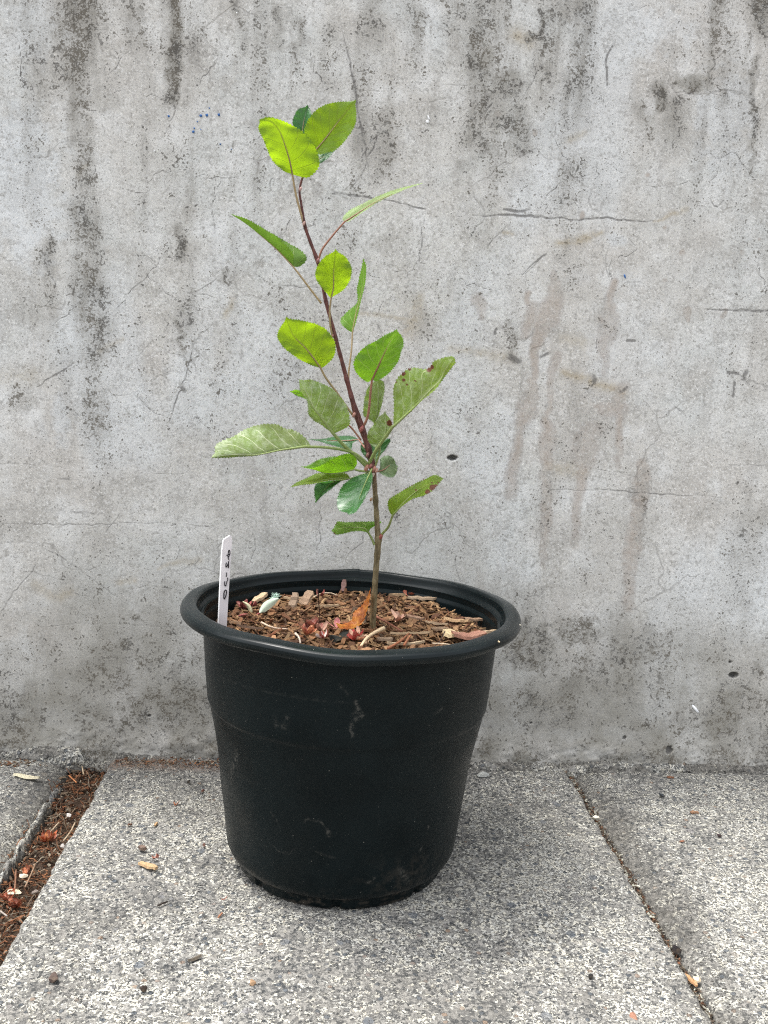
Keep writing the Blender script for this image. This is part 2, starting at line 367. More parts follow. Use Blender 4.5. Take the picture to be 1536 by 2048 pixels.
    # scratches and long scuff lines
    for pts, wd, it in ((P1((620, 30), (650, 150), (690, 310), (715, 430), (740, 590), (760, 700), (790, 860), (805, 1060)), (3, 4, 5, 7, 6, 6, 4, 3), (.4, .5, .6, .75, .7, .6, .7, .3)),
                        (P1((790, 880), (840, 800), (860, 720), (900, 690), (955, 655)), (4, 6, 4, 4, 3), (.6, .6, .5, .45, .4)), (P1((790, 910), (750, 1000), (700, 1055)), (4, 6, 4), .5),
                        (P1((1070, 570), (1140, 572), (1240, 548)), 3, .5), (P1((760, 510), (860, 505)), 2.5, .4), (P1((1210, 475), (1450, 482)), 3, .45),
                        (P1((600, 1085), (700, 1090), (830, 1108)), (8, 5, 4), (.5, .7, .8)), (PB((830, 130), (880, 150), (930, 190)), (10, 5, 8), .5),
                        (PB((940, 150), (1060, 165), (1130, 185), (1250, 195), (1400, 230), (1536, 260)), (3, 4, 3, 4, 4, 5), .8),
                        (P2((-10, 1130), (230, 1130), (400, 1140), (560, 1152), (680, 1140), (800, 1155), (940, 1160)), (4, 6, 7, 4, 6, 6, 3), (.5, 1, .9, .8, .8, .8, .5)),
                        (P2((150, 1095), (230, 1110), (290, 1100)), (5, 10, 4), .8), (P2((240, 1190), (530, 1190)), 20, .14),
                        (P2((60, 1300), (160, 1190)), 3, .6), (P2((240, 1450), (320, 1370), (370, 1335)), (2, 4, 7), .7), (P2((690, 440), (690, 310), (725, 240)), (6, 7, 5), .8),
                        (P2((720, 85), (800, 65), (900, 28)), 2.5, .5), (P2((1230, 1040), (1260, 1085), (1310, 1050)), (2, 6, 3), .6), (P2((1000, 1395), (1190, 1370)), 2, .35),
                        (P2((1380, 1040), (1530, 950)), 2, .35), (P2((540, 1200), (700, 1200)), 14, .12),
                        (P8((1245, 285), (1400, 290), (1560, 292)), (4, 6, 7), .75), (P8((480, 1155), (620, 1158), (800, 1160), (940, 1175), (1100, 1182), (1300, 1192)), (5, 3, 4, 6, 4, 3), (.45, .5, .6, .6, .5, .35)),
                        (P8((640, 1045), (800, 1075), (900, 1095)), 2.5, .5), (P8((1090, 1025), (1180, 1025)), 4, .4), (P8((1350, 1040), (1536, 1040)), 5, .4), (P8((1420, 1170), (1536, 1172)), 5, .35),
                        (P8((640, 790), (700, 700)), 1.5, .3), (P8((215, 400), (228, 380)), 8, 1.0), (P8((1345, 595), (1390, 600)), 10, .9), (P8((1420, 625), (1432, 590)), 12, 1.0), (P8((1375, 640), (1370, 710)), 9, .7),
                        (P8((1085, 755), (1140, 800)), 4, .6), (P8((435, 515), (480, 495)), 9, .7), (P8((290, 515), (330, 535)), 22, .75), (P8((690, 610), (700, 640)), 14, .8), (P8((820, 690), (855, 662)), 10, .8),
                        (P8((850, 440), (890, 440)), 8, .8), (P8((705, 430), (705, 480)), 3, .7), (P8((360, 120), (450, 30)), 2.5, .7), (P8((575, 90), (690, 70)), 3, .35),
                        (P3((220, 1000), (340, 920), (460, 845)), (3, 5, 3), .7), (P3((1040, 1210), (1080, 1080), (1130, 960), (1185, 770)), (3, 5, 4, 3), .7), (P3((1120, 990), (1130, 1020)), 11, .9),
                        (P3((0, 1465), (120, 1467), (250, 1478)), 3, .5), (P3((940, 1528), (1160, 1528)), 3, .4), (P3((350, 1560), (420, 1565)), 7, .45), (P3((800, 890), (860, 790), (940, 710)), (2, 3, 3), .4),
                        (P3((1155, 425), (1240, 390), (1330, 335)), 3, .6), (P3((1155, 425), (1260, 425), (1320, 450)), 3, .5), (P3((1090, 1180), (1165, 1095)), 3, .3), (P3((1160, 570), (1175, 600)), 5, .8),
                        (P4((0, 330), (250, 335), (500, 340), (700, 340), (850, 330), (1000, 328), (1200, 335)), 3.4, (.5, .65, .7, .6, .5, .4, .4)), (P4((1300, 345), (1450, 355)), 3, .6),
                        (P4((300, 500), (440, 580), (600, 690), (720, 780), (800, 830)), (3, 5, 4, 3, 3), .5), (P4((820, 810), (950, 768), (1080, 762), (1230, 790)), 2.5, .45), (P4((720, 390), (820, 260)), 3, .5),
                        (P4((10, 930), (120, 770), (245, 620)), (3, 4, 3), .6), (P4((280, 1040), (600, 1015), (1200, 1040)), 3, .4), (P4((590, 600), (900, 610)), 2, .2), (P4((0, 470), (120, 458), (240, 460)), 3, .4),
                        (P4((0, 240), (300, 245), (430, 255)), (30, 26, 14), .22), (P4((480, 255), (700, 265)), 10, .4), (P4((350, 1300), (1000, 1290)), 3, .25), (P4((700, 1250), (1000, 1245)), 3, .3),
                        (PC((0, 378), (250, 378), (500, 386)), (2, 3, 3), .7), (PC((1100, 760), (1140, 860)), (6, 6), .5), (PC((1200, 770), (1280, 815)), 4, .6), (PC((1310, 790), (1350, 840)), 4, .6),
                        (PC((230, 1200), (330, 1210)), (20, 12), .35), (P5((690, 265), (860, 285)), 3, .5), (P5((250, 80), (270, 45)), 2, .5), (P5((900, 180), (1040, 250)), 2, .4),
                        (P5((560, 300), (640, 380)), 2, .4), (P5((1380, 300), (1480, 262)), 2.5, .4), (P5((840, 1080), (1190, 1082)), 2.5, .35)):
        stroke(marks, 2, pts, np.atleast_1d(wd)*.75, np.atleast_1d(it)*.95, jit=.0022)
    # cracks
    for pts in (P7((850, 565), (900, 605), (950, 575), (1030, 635), (1070, 665), (1060, 710), (1040, 780), (1010, 850)), P7((1070, 665), (1110, 640)), P7((1310, 300), (1300, 420), (1240, 500), (1240, 640)),
                P7((1180, 440), (1240, 500)), P7((10, 180), (90, 240), (130, 350), (150, 480), (190, 540), (225, 650), (180, 740), (190, 830)), P7((660, 470), (740, 360), (800, 300)),
                P7((700, 300), (720, 340)), P7((740, 1170), (800, 1155), (880, 1175), (915, 1150)), P7((880, 1175), (885, 1260), (900, 1330), (860, 1410)), P7((900, 1135), (980, 1060), (1000, 1040), (1050, 1070), (1090, 1120)),
                P7((1220, 1085), (1290, 1090), (1370, 1105), (1450, 1085), (1490, 1060)), P7((1370, 1110), (1320, 1180), (1318, 1300), (1330, 1440)), P7((560, 1070), (600, 1020)), P7((570, 690), (640, 710)),
                P3((945, 100), (962, 200), (910, 300), (840, 370), (780, 430), (740, 500), (745, 550), (830, 660)), P3((910, 300), (1050, 420), (1120, 490)), P3((475, 510), (400, 560), (335, 605)), P3((965, 190), (1090, 185)),
                P3((740, 490), (680, 460)), P3((280, 250), (330, 340), (370, 460)), P3((1120, 490), (1250, 525)), P3((1180, 1190), (1220, 1185), (1270, 1230)), P3((830, 990), (860, 1080), (930, 1130), (1020, 1190)),
                P2((300, 250), (310, 380), (280, 490), (200, 550)), P2((520, 615), (430, 640), (428, 770), (490, 860), (492, 910), (590, 930), (660, 870), (750, 880), (785, 945)), P2((492, 910), (400, 990), (340, 1060)),
                P2((1380, 175), (1340, 250), (1270, 310), (1210, 450), (1262, 490), (1265, 560), (1250, 640)), P2((1210, 450), (1120, 480), (1030, 460)), P2((1200, 730), (1220, 810), (1300, 820), (1370, 800), (1435, 880), (1437, 920), (1525, 940)),
                P2((700, 1380), (715, 1460)), P2((820, 1240), (840, 1300), (700, 1390)), P2((1285, 180), (1380, 180)), P2((905, 985), (940, 995), (985, 985)), P2((1070, 985), (1130, 960)), P2((1285, 820), (1280, 890), (1230, 970)),
                PB((1530, 320), (1520, 480), (1490, 570), (1480, 660), (1420, 760), (1400, 860), (1460, 920)), PB((1480, 660), (1536, 700)), PB((1310, 735), (1420, 760)), PB((400, 0), (360, 60), (355, 150)), PB((545, 290), (500, 380), (420, 480)),
                PB((240, 750), (290, 790), (370, 850)), PB((380, 640), (270, 650), (240, 750)), PB((1090, 760), (1180, 780)), P1((495, 350), (500, 400), (530, 440), (505, 510)), P1((500, 352), (590, 352)), P1((480, 280), (500, 345)),
                P1((1000, 660), (1030, 760), (1090, 830)), P1((1190, 380), (1230, 430)), P1((740, 400), (830, 360)), P1((760, 715), (860, 700)), P8((0, 140), (80, 160), (230, 190)), P8((780, 60), (778, 150)), P8((1500, 20), (1480, 80), (1530, 180), (1500, 240)),
                P8((0, 740), (50, 830)), P4((1210, 450), (1210, 600)), P4((1200, 330), (1210, 450)), PC((1150, 500), (1120, 700)), [(640, 430), (600, 470)], [(745, 1050), (700, 1110), (690, 1130)], [(870, 870), (850, 905), (845, 920)], [(905, 1100), (930, 1200)],
                [(855, 1010), (890, 1040), (905, 1075), (895, 1110)], [(635, 985), (640, 1060), (632, 1130)], [(505, 1060), (508, 1090), (500, 1130)]):
        stroke(marks, 2, pts, (1.2, 1.8, 1.0), (.60, .85, .45), jit=.007)
    # drilled and chipped holes (real hollows)
    for hx, hy, rx, rz, dep in ((905, 915, 11, 6, .010), (1467, 1350, 11, 7, .012), (1460, 1324, 3.2, 3.2, .005), (1338, 1499, 8, 9, .006), (299, 1431, 4, 3, .004), (1249, 1475, 4, 4, .004), (1062, 1446, 3, 3, .003)):
        c = wall_pt(hx, hy); q = np.hypot((Xf-c[0])/(rx*.00061), (Zf-c[1])/(rz*.00061)); q = q+(fbm(Xf, Zf, 350, octs=2, seed=9)-.5)*.5
        y = y+(1-sstep(.55, 1.1, q))*dep; marks[:, 2] = np.maximum(marks[:, 2], (1-sstep(.7, 1.15, q))*1.0)
    # cast lumps near the foot
    footb = (1-sstep(.0, .05, Zf-(fbm(Xf, Zf*0, 12, octs=3, seed=40)-.5)*.03))
    y = y-footb*(.002+.005*fbm(Xf, Zf, 60, 90, octs=3, seed=41))
    y = np.where((Xf < -.5) | (Xf > .62), (fbm(Xf, Zf, 4, octs=2, seed=3)-.5)*.006, y)
    V = np.c_[Xf, WALL_Y+y, Zf]
    # thickness: top, back
    nrow = len(zs)
    top = V[-nc:].copy(); top[:, 2] += .001; top2 = top.copy(); top2[:, 1] = WALL_Y+.18; bot = top2.copy(); bot[:, 2] = -.05
    V = np.vstack([V, top2, bot]); z3 = np.repeat(marks[-nc:], 2, axis=0); marks = np.vstack([marks, z3]); tints = np.vstack([tints, np.repeat(tints[-nc:], 2, axis=0)])
    o = mesh('concrete_wall', V, grid_faces(nrow+2, nc), M_WALL, attrs={'marks': marks, 'tints': tints})
    return setp(o, 'weathered pale grey concrete wall with dark rain streaks, brown drips, cracks and scratches', 'wall')
wall = build_wall()

# blue paint specks and white flecks: thin dots of dried paint on the wall
k = NM('blue_paint'); M_BLUE = k.set((.035, .13, .36), .6, None, .4)
k = NM('white_paint'); M_WHITEP = k.set((.8, .82, .84), .6, None, .4)
def disc(name, c, r, mat, seed, el=1.0, rot=0):
    rg = np.random.default_rng(seed); n = 12; th = np.linspace(0, 2*np.pi, n, endpoint=False); rr = r*(1+rg.uniform(-.14, .14, n))
    px, pz = rr*np.cos(th), rr*np.sin(th)*el; cx, sx = math.cos(rot), math.sin(rot); px, pz = px*cx-pz*sx, px*sx+pz*cx
    V = np.r_[np.c_[px, 0*px+.0004, pz], np.c_[px*.8, 0*px-.0006, pz*.8], [[0, -.0009, 0]]]
    Fq = [[i, (i+1) % n, n+(i+1) % n, n+i] for i in range(n)]+[[n+i, n+(i+1) % n, 2*n] for i in range(n)]
    o = mesh(name, V, Fq, mat, wall); o.location = (c[0], WALL_Y-.0018, c[1]); return o
for i, (x, y, r) in enumerate(P_ for P_ in [(338, 233, 2.2), (402, 232, 2.6), (414, 231, 2.8), (438, 230, 2.5), (419, 217, 1.3), (395, 244, 1.4), (389, 257, 1.6), (387, 264, 2.5), (402, 260, 1.2), (441, 289, 1.4), (463, 299, 1.0)]):
    disc('paint_speck', wall_pt(x, y), r*.00062, M_BLUE, i)
disc('paint_speck', wall_pt(1249, 553), .0011, M_BLUE, 40, 2.6, .4)
for i, (x, y, r, el, ro) in enumerate([(855, 244, 3.2, 1.1, 0), (857, 236, 1.6, 3.0, .4), (1390, 1417, 3.0, 4.0, .75), (309, 303, 1.5, 1, 0), (474, 27, 1.5, 1, 0)]):
    disc('paint_fleck', wall_pt(x, y), r*.00061, M_WHITEP, 60+i, el, ro)

# ------------------------------------------------------------------ pavement
def slab_material():
    k = NM('exposed_aggregate_concrete'); co = k.coord('Object')
    wob = k.n('ShaderNodeVectorMath', operation='MULTIPLY_ADD'); k.l(k.noisec(co, 300, 2), wob.inputs[0]); wob.inputs[1].default_value = (.003,)*3; k.l(co, wob.inputs[2]); wc = wob.outputs[0]
    big = k.noise(co, 7, 4, .65); med = k.noise(co, 38, 4, .6)
    n1 = k.noise(co, 420, 3, .7); n2 = k.noise(co, 150, 4, .7)
    A = k.sep(k.attr('dirt').outputs['Color'])
    # cement skin: pale lace between the grains, its amount drifts over the slab
    f = k.math('ADD', k.math('MULTIPLY', k.math('SUBTRACT', big, .5), 1.5), k.math('MULTIPLY', k.math('SUBTRACT', med, .5), 1.0)); f = k.math('SUBTRACT', f, k.math('MULTIPLY_ADD', A[0], .25, .0))
    w2 = k.n('ShaderNodeVectorMath', operation='MULTIPLY_ADD'); k.l(k.noisec(co, 520, 2), w2.inputs[0]); w2.inputs[1].default_value = (.0032,)*3; k.l(co, w2.inputs[2]); w2 = w2.outputs[0]
    v1 = k.vor(w2, 310); c1 = k.sep(v1.outputs['Color'])
    base = k.ramp(c1[1], [(0, (.040, .043, .045)), (.35, (.095, .095, .092)), (.7, (.165, .16, .148)), (1, (.26, .25, .23))])
    base = k.mix(k.ss(.47, .56, k.math('ADD', n1, k.math('MULTIPLY', f, .25)), 0, .7), base, (.30, .293, .27))
    skin = k.ss(.56, .66, k.math('ADD', c1[0], f)); sk2 = k.vor(w2, 185); skin2 = k.ss(.78, .88, k.math('ADD', k.sep(sk2.outputs['Color'])[0], f))
    skin = k.math('MAXIMUM', k.math('MULTIPLY', skin, k.ss(.40, .50, n1)), k.math('MULTIPLY', skin2, k.ss(.44, .50, n1)))
    base = k.mix(k.math('MULTIPLY', skin, .92), base, k.mix(k.ss(.4, .6, n2), (.45, .45, .42), (.54, .515, .435)))
    # pebbles
    v2 = k.vor(wc, 120); c2 = k.sep(v2.outputs['Color'])
    peb = k.math('MULTIPLY', k.ss(.24, .30, v2.outputs['Distance'], 1, 0), k.ss(.50, .54, c2[0]))
    base = k.mix(k.math('MULTIPLY', peb, .88), base, k.ramp(c2[1], [(0, (.055, .065, .075)), (.35, (.10, .112, .125)), (.6, (.145, .14, .13)), (.8, (.19, .19, .19)), (.95, (.24, .17, .12)), (1, (.38, .36, .32))]))
    v3 = k.vor(wc, 42); c3 = k.sep(v3.outputs['Color'])
    peb3 = k.math('MULTIPLY', k.ss(.18, .22, v3.outputs['Distance'], 1, 0), k.ss(.84, .86, c3[0]))
    base = k.mix(k.math('MULTIPLY', peb3, .8), base, k.ramp(c3[1], [(0, (.09, .105, .125)), (.4, (.14, .15, .16)), (.7, (.21, .20, .20)), (.9, (.28, .25, .20)), (1, (.50, .51, .51))]))
    pit = k.vor(w2, 230); pits = k.math('MULTIPLY', k.ss(.14, .24, pit.outputs['Distance'], 1, 0), k.ss(.72, .78, k.sep(pit.outputs['Color'])[2]))
    base = k.mix(k.math('MULTIPLY', pits, .85), base, (.035, .032, .03))
    base = k.mix(k.math('MULTIPLY', A[0], k.ss(.3, .7, n2, .85, .5)), base, (.085, .078, .066))
    base = k.mix(k.math('MULTIPLY', A[1], k.ss(.42, .58, n1, 0, .8)), base, (.15, .075, .04))
    h = k.math('ADD', k.math('MULTIPLY', skin, .55), k.math('MULTIPLY', n1, .6)); h = k.math('ADD', h, k.math('MULTIPLY', peb, .35)); h = k.math('SUBTRACT', h, k.math('MULTIPLY', pits, 1.0))
    return k.set(base, .9, k.bump(h, 1.0, .0024), .2)
M_SLAB = slab_material()
k = NM('joint_soil'); co = k.coord(); n_ = k.noise(co, 300, 5, .7)
M_SOIL = k.set(k.ramp(n_, [(.3, (.018, .013, .010)), (.5, (.06, .042, .03)), (.7, (.16, .11, .08))]), .95, k.bump(n_, .8, .002), .2)

ground = mesh('ground', [(-30, -30, -.06), (30, -30, -.06), (30, 30, -.06), (-30, 30, -.06)], np.array([[0, 1, 2, 3]]), M_SOIL); setp(ground, kind='structure')
pavement = empty('pavement'); setp(pavement, kind='structure')
def soft_edge(dist, r, depth):
    t = np.clip(1-dist/r, 0, 1); return -depth*(1-np.sqrt(np.clip(1-t*t, 0, 1)))
def paving(x0, x1, y0, y1, step, style, seed):
    xs = np.unique(np.r_[np.arange(x0, x1, step), x1]); ys = np.unique(np.r_[np.arange(y0, y1, step), y1])
    X, Y = np.meshgrid(xs, ys); x, y = X.ravel(), Y.ravel()
    ew = (fbm(y, y*0, 25, octs=4, seed=seed)-.5)*.008
    ew2 = (fbm(y, y*0+5, 25, octs=4, seed=seed+1)-.5)*.008
    dl, dr, db, df = x-x0+np.abs(ew), x1-x+np.abs(ew2), y1-y, y-y0
    z = (fbm(x, y, 6, octs=3, seed=seed)-.5)*.005+(fbm(x, y, 60, octs=3, seed=seed+2)-.5)*.0022+(vnoise(x*330, y*330, seed)-.5)*.0007
    dirt = np.zeros((len(x), 4), np.float32); dirt[:, 3] = 1
    if style == 'left':                                # worn, rounds down into the wide joint; humped
        z += soft_edge(dr, .055, .020)*(1+.2*np.sin(y*40)); z += soft_edge(db+.004*vnoise(x*60, y*0, 5), .02, .012)
        dirt[:, 0] = np.clip(1-dr/.05, 0, 1)**1.0*.75
        z += .002
    elif style == 'middle':
        z += soft_edge(dl-np.abs(ew)*.9, .008, .007)+soft_edge(dr-np.abs(ew2)*.6, .006, .005)
        z += soft_edge(db, .012, .006)+.012*np.exp(-((x+.21)/.10)**2)*sstep(.035, .004, db)*vnoise(x*90, y*120, 8)
        dirt[:, 0] = np.clip(1-db/.05, 0, 1)*.35+np.clip(1-dr/.012, 0, 1)*.3
        dirt[:, 1] = np.exp(-((db-.018)/.010)**2)*sstep(-.06, -.12, x)*1.0
    elif style == 'right':
        z += soft_edge(dl-np.abs(ew)*.5, .050, .012)+soft_edge(db, .012, .006)
        dirt[:, 0] = (np.clip(1-dl/.05, 0, 1)**.9*.62*(.5+fbm(x, y, 60, octs=4, seed=9))+np.clip(1-db/.05, 0, 1)*.3)
    else:
        z = z*0+soft_edge(dl, .008, .006)+soft_edge(dr, .008, .006)+soft_edge(db, .008, .006)
    dirt[:, 0] += sstep(.55, .75, fbm(x, y, 9, octs=3, seed=seed+7))*.28
    z += soft_edge(df, .008, .006)
    if style != 'far':
        x = x+np.exp(-(x-x0)/.005)*(fbm(y, y*0+2, 110, octs=3, seed=seed+11)-.5)*.006-np.exp(-(x1-x)/.005)*(fbm(y, y*0+7, 110, octs=3, seed=seed+12)-.5)*.005
        y = y+np.exp(-(y1-y)/.005)*(fbm(x, x*0+4, 90, octs=3, seed=seed+13)-.5)*.006
    V = np.c_[x, y, z]; nr, nc = X.shape
    # skirt down
    idx = np.r_[np.arange(nc), nc*np.arange(1, nr)+nc-1, (nr-1)*nc+np.arange(nc-2, -1, -1), nc*np.arange(nr-2, 0, -1)]
    sk = V[idx].copy(); sk[:, 2] = -.055; n0 = len(V); V = np.vstack([V, sk]); dd = dirt[idx].copy(); dd[:, 0] = .9; dirt = np.vstack([dirt, dd])
    m_ = len(idx); jj = np.arange(m_); side = np.stack([idx[(jj+1) % m_], idx[jj], n0+jj, n0+(jj+1) % m_], -1)
    return mesh('paving_slab', V, np.vstack([grid_faces(nr, nc), side]), M_SLAB, pavement, attrs={'dirt': dirt})
X1, X2 = -.2886, .2969
BACK = .2285
paving(-.96, X1-.050, -.46, BACK, .0028, 'left', 100)
paving(X1, X2, -.46, BACK, .0026, 'middle', 200)
paving(X2+.008, .92, -.46, BACK, .0028, 'right', 300)
for ix, (a, b) in enumerate([(-3.0, -2.30), (-2.29, -1.64), (-1.63, -.97), (.93, 1.55), (1.56, 2.2), (2.21, 2.9)]):
    paving(a, b, -.46, BACK, .03, 'far', 400+ix)
for jy in range(3):
    y1 = -.475-jy*.71
    for ix, (a, b) in enumerate([(-3.0, -2.30), (-2.29, -1.64), (-1.63, -.97), (-.96, X1-.02), (X1, X2), (X2+.01, .92), (.93, 1.55), (1.56, 2.2), (2.21, 2.9)]):
        paving(a, b, y1-.70, y1, .03, 'far', 500+ix+10*jy)

# rough mortar along the foot of the wall, and the ridge of old mortar in the wide joint
def mortar_strip():
    n = 900; xs = np.linspace(-.75, .80, n); prof = np.linspace(0, 1, 22); X, T = np.meshgrid(xs, prof); x, t = X.ravel(), T.ravel()
    h = .002+.011*fbm(x, x*0, 14, octs=4, seed=61)+.006*np.exp(-((x+.36)/.05)**2); d = .007+.010*fbm(x, x*0+3, 18, octs=4, seed=62)+.006*np.exp(-((x+.36)/.05)**2)
    gap = np.exp(-((x-(X1-.018))/.018)**4); h = h*(1-.9*gap)-.006*gap
    a = t*np.pi/2; jit = (fbm(x, t*.03, 150, 150, octs=4, seed=63, gain=.7)-.5)*.011
    y = WALL_Y-.002-d*np.sin(a)+jit*.8; z = -.012+(h+.012)*np.cos(a)**.8+jit
    dirt = np.zeros((len(x), 4), np.float32); dirt[:, 3] = 1; dirt[:, 0] = sstep(.42, .62, fbm(x, t*.02, 30, 60, octs=3, seed=64))*.75
    return mesh('mortar_fillet', np.c_[x, y, z], grid_faces(22, n)[:, ::-1], M_SLAB, pavement, attrs={'dirt': dirt})
mortar_strip()
def ridge():
    n = 420; ys = np.linspace(-.30, .17, n); a = np.linspace(0, np.pi, 9); Y, A_ = np.meshgrid(ys, a); y, a = Y.ravel(), A_.ravel()
    cx = X1-.047+.008*(fbm(y, y*0, 24, octs=4, seed=71)-.5); w_ = .0025+.0055*fbm(y, y*0, 45, octs=3, seed=72); h = -.002+.016*fbm(y, y*0, 40, octs=4, seed=73)
    h = h*sstep(.17, .12, y); jit = (fbm(y, a*.02, 130, 130, octs=4, seed=74, gain=.6)-.5)*.0050
    x = cx-w_*np.cos(a)+jit; z = -.021+(h+.012)*np.sin(a)+jit
    dirt = np.zeros((len(x), 4), np.float32); dirt[:, 3] = 1; dirt[:, 0] = .3*(a > 2.0)+.45*fbm(y, a*.01, 60, octs=3, seed=75)
    return mesh('mortar_ridge', np.c_[x, y, z], grid_faces(9, n)[:, ::-1], M_SLAB, pavement, attrs={'dirt': dirt})
ridge()

# ------------------------------------------------------------------ loose pieces: chips, twigs
def piece_material(name, rough=.8, spec=.25):
    k = NM(name); co = k.coord('Object'); c = k.attr('tone').outputs['Color']
    n1 = k.noise(co, 700, 3, .6); n2 = k.noise(k.coord('Object', (1, 1, 1)), 120, 3, .6)
    col = k.mix(k.ss(.35, .65, n1, 0, .45), c, k.mix(.5, c, (.02, .012, .006)))
    col = k.mix(k.ss(.5, .75, n2, 0, .18), col, (.36, .27, .17))
    return k.set(col, rough, k.bump(n1, .5, .0006), spec)
M_BARK = piece_material('bark_and_wood'); 
def chip_geo(rg, L, W, H, irregular=.3, nseg=4):
    """an irregular splinter lying along x: nseg+1 cross sections of 4 points"""
    t = np.linspace(-.5, .5, nseg+1); V = []; bend = rg.uniform(-.15, .15)*L
    for i, u in enumerate(t):
        w = W*(.5+.5*math.cos(u*2.2))*rg.uniform(1-irregular, 1+irregular*.5)*.5; h = H*.5*rg.uniform(.7, 1.1); cy = bend*(u*u*4-.5)*.5+rg.uniform(-.08, .08)*W; cz = rg.uniform(-.2, .2)*H+abs(bend)*.2*(u*u*4)
        x = u*L*rg.uniform(.93, 1.05)
        V += [(x, cy-w, cz-h*.6), (x, cy+w*.9, cz-h), (x, cy+w, cz+h*.5), (x, cy-w*.8, cz+h)]
    V = np.array(V); Fq = [[4*i+j, 4*i+(j+1) % 4, 4*i+4+(j+1) % 4, 4*i+4+j] for i in range(nseg) for j in range(4)]
    Fq += [[3, 2, 1, 0], [4*nseg, 4*nseg+1, 4*nseg+2, 4*nseg+3]]
    return V, Fq
def rot(rz, ry=0, rx=0):
    return np.array(Matrix.Rotation(rz, 3, 'Z') @ Matrix.Rotation(ry, 3, 'Y') @ Matrix.Rotation(rx, 3, 'X'))
def tones(V, c): return np.tile(np.array([*c, 1.0]), (len(V), 1))
def heap(name, pts_fn, count, sizes, palette, base_geo, mat, seed, tilt=.35):
    """loose material nobody could count: many splinters joined with the bed they lie in"""
    rg = np.random.default_rng(seed); VV, FF, CC = [], [], []; off = 0
    if base_geo is not None:
        bv, bf, bc = base_geo; VV.append(bv); FF += bf; CC.append(bc); off = len(bv)
    for i in range(count):
        (lx, wx, hx) = sizes[rg.integers(len(sizes))]; s = rg.uniform(.6, 1.25)
        V, Fq = chip_geo(rg, lx*s, wx*s*rg.uniform(.6, 1.3), hx*s, .35, 2 if lx < .008 else 3)
        p = pts_fn(rg); Rm = rot(rg.uniform(0, 6.28), rg.normal(0, tilt), rg.normal(0, tilt)); V = V@Rm.T+p
        c = np.array(palette[rg.integers(len(palette))])*rg.uniform(.55, 1.35)*np.array([1, 1.03, .96])
        VV.append(V); CC.append(tones(V, c)); FF += [[a+off for a in f] for f in Fq]; off += len(V)
    return mesh(name, np.vstack(VV), FF, mat, smooth=False, attrs={'tone': np.vstack(CC)})
PAL_MULCH = [(.17, .092, .048), (.22, .13, .070), (.11, .056, .030), (.060, .032, .019), (.28, .18, .105), (.18, .105, .055), (.14, .078, .042), (.24, .15, .085), (.34, .235, .14), (.085, .040, .022), (.15, .065, .035)]
PAL_JOINT = [(.16, .06, .03), (.22, .09, .045), (.10, .05, .03), (.07, .045, .035), (.20, .14, .10), (.28, .12, .06), (.13, .09, .065), (.30, .25, .20)]

PAL_MULCH = [tuple(v*f for v, f in zip(c, (.86, .76, .70))) for c in PAL_MULCH]; PAL_JOINT = [tuple(v*.85 for v in c) for c in PAL_JOINT]
# ---- debris in the wide joint
def jx(y): return X1-.043+.004*math.sin(y*30)
def joint_bed(x0, x1, y0, y1, z, seed):
    nx, ny = 14, 200; xs = np.linspace(x0, x1, nx); ys = np.linspace(y0, y1, ny); X, Y = np.meshgrid(xs, ys); x, y = X.ravel(), Y.ravel()
    zz = z+(fbm(x, y, 60, octs=3, seed=seed)-.5)*.008; V = np.c_[x, y, zz]; return V, grid_faces(ny, nx).tolist(), tones(V, (.05, .03, .02))
def ptj(rg):
    y = rg.uniform(-.30, .228); x = rg.uniform(X1-.046, X1+.002); return np.array([x, y, -.0165+rg.uniform(0, .007)+(fbm(np.array([x]), np.array([y]), 30, octs=2, seed=80)[0]-.5)*.008])
def ptj2(rg):                                         # behind the mortar ridge
    y = rg.uniform(-.28, .2); x = rg.uniform(X1-.062, X1-.048); return np.array([x, y, -.012+rg.uniform(0, .003)])
o = heap('joint_litter', lambda rg: ptj(rg) if rg.random() < .87 else ptj2(rg), 2300, [(.007, .0022, .001), (.004, .0025, .0012), (.014, .0012, .0009), (.003, .003, .0015), (.020, .0010, .0008)], PAL_JOINT, joint_bed(X1-.075, X1+.004, -.45, .23, -.019, 81), M_BARK, 82, .5)
setp(o, 'reddish brown bark crumbs and needles filling the wide joint left of the pot', 'litter', kind='stuff')
def ptr(rg):
    y = rg.uniform(-.34, .222); x = X2+.004+rg.normal(0, .0022); return np.array([x, y, -.0085+rg.uniform(0, .003)])
o = heap('joint_grit', ptr, 900, [(.003, .002, .001), (.002, .002, .0012), (.005, .0012, .0008)], [(.10, .08, .06), (.06, .045, .035), (.16, .07, .04), (.30, .28, .25), (.45, .43, .38), (.14, .11, .09)], joint_bed(X2-.003, X2+.012, -.45, .225, -.0105, 83), M_BARK, 84, .5)
setp(o, 'dark grit and crumbs in the narrow joint right of the pot', 'grit', kind='stuff')
def ptb(rg):
    while True:
        x = rg.uniform(-.28, -.11); y = BACK-.014+rg.normal(0, .006)
        if rg.random() < .35+.65*vnoise(np.array([x*40]), np.array([1.]), 4)[0]: return np.array([x, y, .005+rg.uniform(0, .0015)])
o = heap('wall_foot_crumbs', ptb, 260, [(.0035, .002, .001), (.005, .0015, .0008), (.0025, .002, .0012)], PAL_JOINT, None, M_BARK, 85, .3)
setp(o, 'thin line of reddish bark crumbs on the slab at the wall foot left of the pot', 'crumbs', kind='stuff')
def ptl(rg):
    return np.array([-.405+rg.normal(0, .014), BACK-.026+rg.normal(0, .005), .004+rg.uniform(0, .001)])
o = heap('slab_crumbs', ptl, 70, [(.0035, .002, .001), (.005, .0015, .0008)], PAL_JOINT, None, M_BARK, 86, .3)
setp(o, 'small patch of red bark crumbs at the back of the left slab', 'crumbs', kind='stuff')

